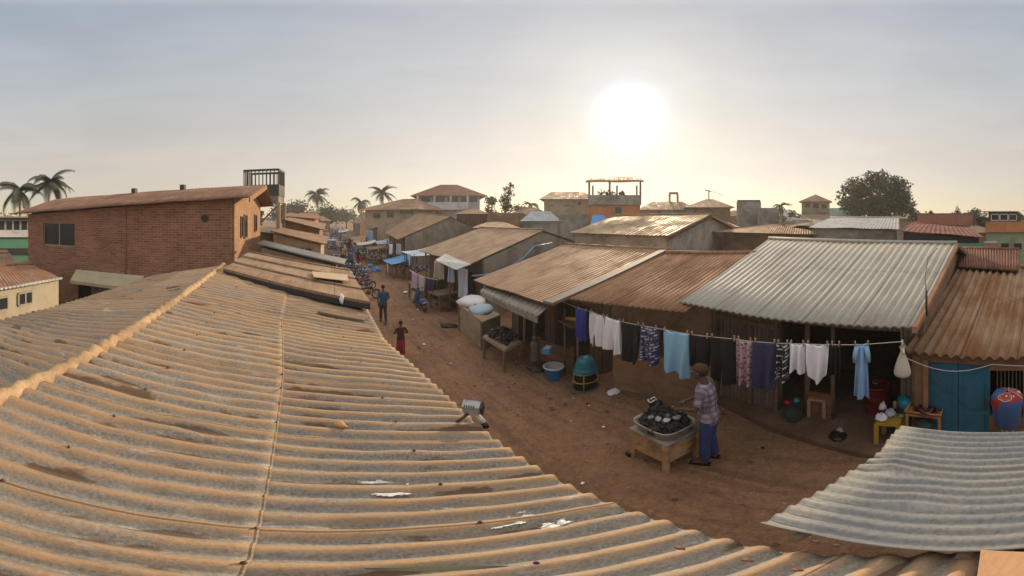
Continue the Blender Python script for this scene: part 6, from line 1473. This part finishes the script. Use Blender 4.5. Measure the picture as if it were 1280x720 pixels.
for i,p in enumerate(posn):
    c=m0 if i==0 else copy_tree(m0); place(c,(p.x+.1,p.y,.02),-1.25+rnd.uniform(-.3,.3),.72 if i<6 else .85); ci=(2,0,0,3,4,1,3,2,0,4,1,3,2)[i]
    for ch in c.children:
        if ch.name.startswith(('tank','mudguard')): recol(ch,cols[ci])
    meta(c,'%s motorcycle, %s counting up the shaded side of the street'%(cn_[ci],onm[i]),'motorcycle','motorcycles parked along the shaded side of the street')

# ================= market stalls =================
def goods(mb,c,w,d,h,n,rnd,s=.12):
    for i in range(n): 
        u,v=rnd.uniform(-.5,.5),rnd.uniform(-.5,.5); z=h*rnd.random()*(1-abs(u)-abs(v)*.5)
        mb.blob(Vector(c)+Vector((u*w,v*d,max(0,z)+.04)),(s*rnd.uniform(.5,1.2),s*rnd.uniform(.5,1.2),s*rnd.uniform(.4,.8)),i,.4,1.8,0)
def stall(name,label,w,d,h,tarp,gm,seed,group=None,slope=.25):
    rnd=random.Random(seed); t=thing(name,label,'stall',(0,0,0),group)
    for x,y in ((-1,-1),(1,-1),(1,1),(-1,1)):
        zz=h+(slope if x>0 else 0); mb=MB(); mb.tube([(x*w/2,y*d/2,0),(x*w/2+.01,y*d/2,zz)],.035,6); mb.build('post',m_timber,t)
    e=.18; A_,B_,C_,D_=Vector((-w/2-e,-d/2-e,h-.08)),Vector((-w/2-e,d/2+e,h-.05)),Vector((w/2+e,d/2+e,h+slope+.03)),Vector((w/2+e,-d/2-e,h+slope))
    sheet(A_,B_,C_,D_,0,0,6,6,.10,.05).build('tarp',tarp,t,thick=.02)
    mb=MB(); mb.slab([Vector((-w*.4,-d*.42,.72)),Vector((w*.3,-d*.42,.72)),Vector((w*.3,d*.42,.72)),Vector((-w*.4,d*.42,.72))],.06); mb.build('table',m_timl,t)
    for x,y in ((-.37,-.38),(.27,-.38),(.27,.38),(-.37,.38)): mb=MB(); mb.box((x*w,y*d,.34),(.06,.06,.68)); mb.build('table_leg',m_timber,t)
    for i in range(3):
        mb=MB(); y=(-.36+.3*i)*d; wv=[(Vector((-w/2+.03*math.sin(k*2+j),y+.07*k,h-.1-.25*j))) for j in range(4) for k in range(4)]; n0=mb.add(wv)
        for j in range(3):
            for k in range(3): q_=n0+j*4+k; mb.face((q_,q_+1,q_+5,q_+4),None,True)
        mb.build('hanging_cloth',(gm[i%len(gm)],m_whitec,MC['c_blue'])[(i+seed)%3],t,thick=.02)
    for m_ in gm:
        mb=MB(); goods(mb,(-.05*w,rnd.uniform(-.1,.1)*d,.74),w*.6,d*.75,.35,16,rnd); g=mb.build('goods_heap',m_,t); g['kind']='stuff'
    return t
gA=[m_whitec,m_tarp,m_dark]; gB=[m_ltarp,plain('g_red',(.4,.05,.04)),m_black]; gC=[MC['c_blue'],m_whitec,m_timl]
s1=stall('market_stall','stall under a pale slanted tarp, third shelter up from the white sheet house',1.7,2.6,1.75,m_ltarp,gA,1); p=G(474,325); place(s1,(p.x+.6,p.y,0),.05)
s2=stall('market_stall','stall with low sagging sky blue tarp near the grey gabled house',1.6,1.9,1.1,clothmat('sky_tarp',(.12,.38,.72)),gB,2,slope=.5); p=G(492,346); place(s2,(p.x+.5,p.y,0),.1)
s3=stall('market_stall','stall with pale blue sheet propped out before the white sheet house',1.8,2.2,1.9,m_ltarp,gC,3,slope=.2); p=G(516,352); place(s3,(p.x+.65,p.y,0),.05)
tarps=[m_tarp,m_ltarp,m_dkc,m_mud,clothmat('t_white',(.5,.5,.5)),clothmat('t_green',(.08,.16,.10)),m_tan,m_orange]
tn=['blue','pale blue','black','brown','white','green','tan','orange']
stalls=[]
for i in range(20):
    side=1 if i%3 else -1; y=25+i*3.2; x=bend(y)+(4.3-.02*y if side>0 else -.4); src=(s1,s3)[i%2]; c=copy_tree(src); ti=(i*5+2)%8
    place(c,(x+rnd.uniform(-.3,.3),y,0),rnd.uniform(-.1,.1)+(0 if side>0 else math.pi),rnd.uniform(.75,.95))
    for ch in c.children:
        if ch.name.startswith('tarp'): recol(ch,tarps[ti])
    meta(c,'distant %s roofed stall on the %s side, %s up the street crowd'%(tn[ti],'sunny' if side>0 else 'shaded',onm[i]),'stall','stalls far down the market street')
# loose heaps in front of stalls
for i in range(20):
    y=21+i*3.1; x=bend(y)+(3.1-.015*y if i%2 else .75)+rnd.uniform(-.2,.2); mb=MB(); goods(mb,(x,y,0),1.2,1.6,.6,14,rnd,.2); mt,nm_=((m_whitec,'white'),(m_tarp,'blue'),(m_black,'black'),(gB[1],'red'))[i%4]
    meta(mb.build('goods_heap',mt,origin=(x,y,0)),'heap of %s bundled goods on the ground, %s going up the street'%(nm_,onm[i]),'goods','goods heaped along the market street',kind='stuff')
# dark table & clutter under the white sheet house eave
t_=thing('dark_table','dark slatted table standing beside the blue scooter under the hanging cloths','table',(0,0,0)); mb=MB(); mb.slab([Vector((-.6,-.45,.8)),Vector((.6,-.45,.8)),Vector((.6,.45,.8)),Vector((-.6,.45,.8))],.07); mb.build('table_top',m_timber,t_)
for x,y in ((-.5,-.38),(.5,-.38),(.5,.38),(-.5,.38)): mb=MB(); mb.box((x,y,.38),(.07,.07,.76)); mb.build('leg',m_timber,t_)
mb=MB(); mb.box((0,0,.4),(1.1,.8,.04)); mb.build('lower_shelf',m_timber,t_)
p=G(553,386); place(t_,(p.x+.1,p.y,0),.3)
c=copy_tree(t_); p=G(523,376); place(c,(p.x+.3,p.y+.6,0),.1); meta(c,'brown box table with goods behind the blue scooter, nearer the pale blue sheet','table')
lump('goods_pile','pile of dull mixed bundles on the ground by the short washing line','goods',522,378,(.4,.35,.3),m_crate,7,.5)
mb=MB(); pts=[G(548,392),G(556,391)]
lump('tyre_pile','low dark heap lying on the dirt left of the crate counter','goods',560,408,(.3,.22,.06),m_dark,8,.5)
lump('pale_lump','small pale stone lump on the dirt near the short washing line','stone',507,367,(.14,.1,.08),m_whitec,9,.2)
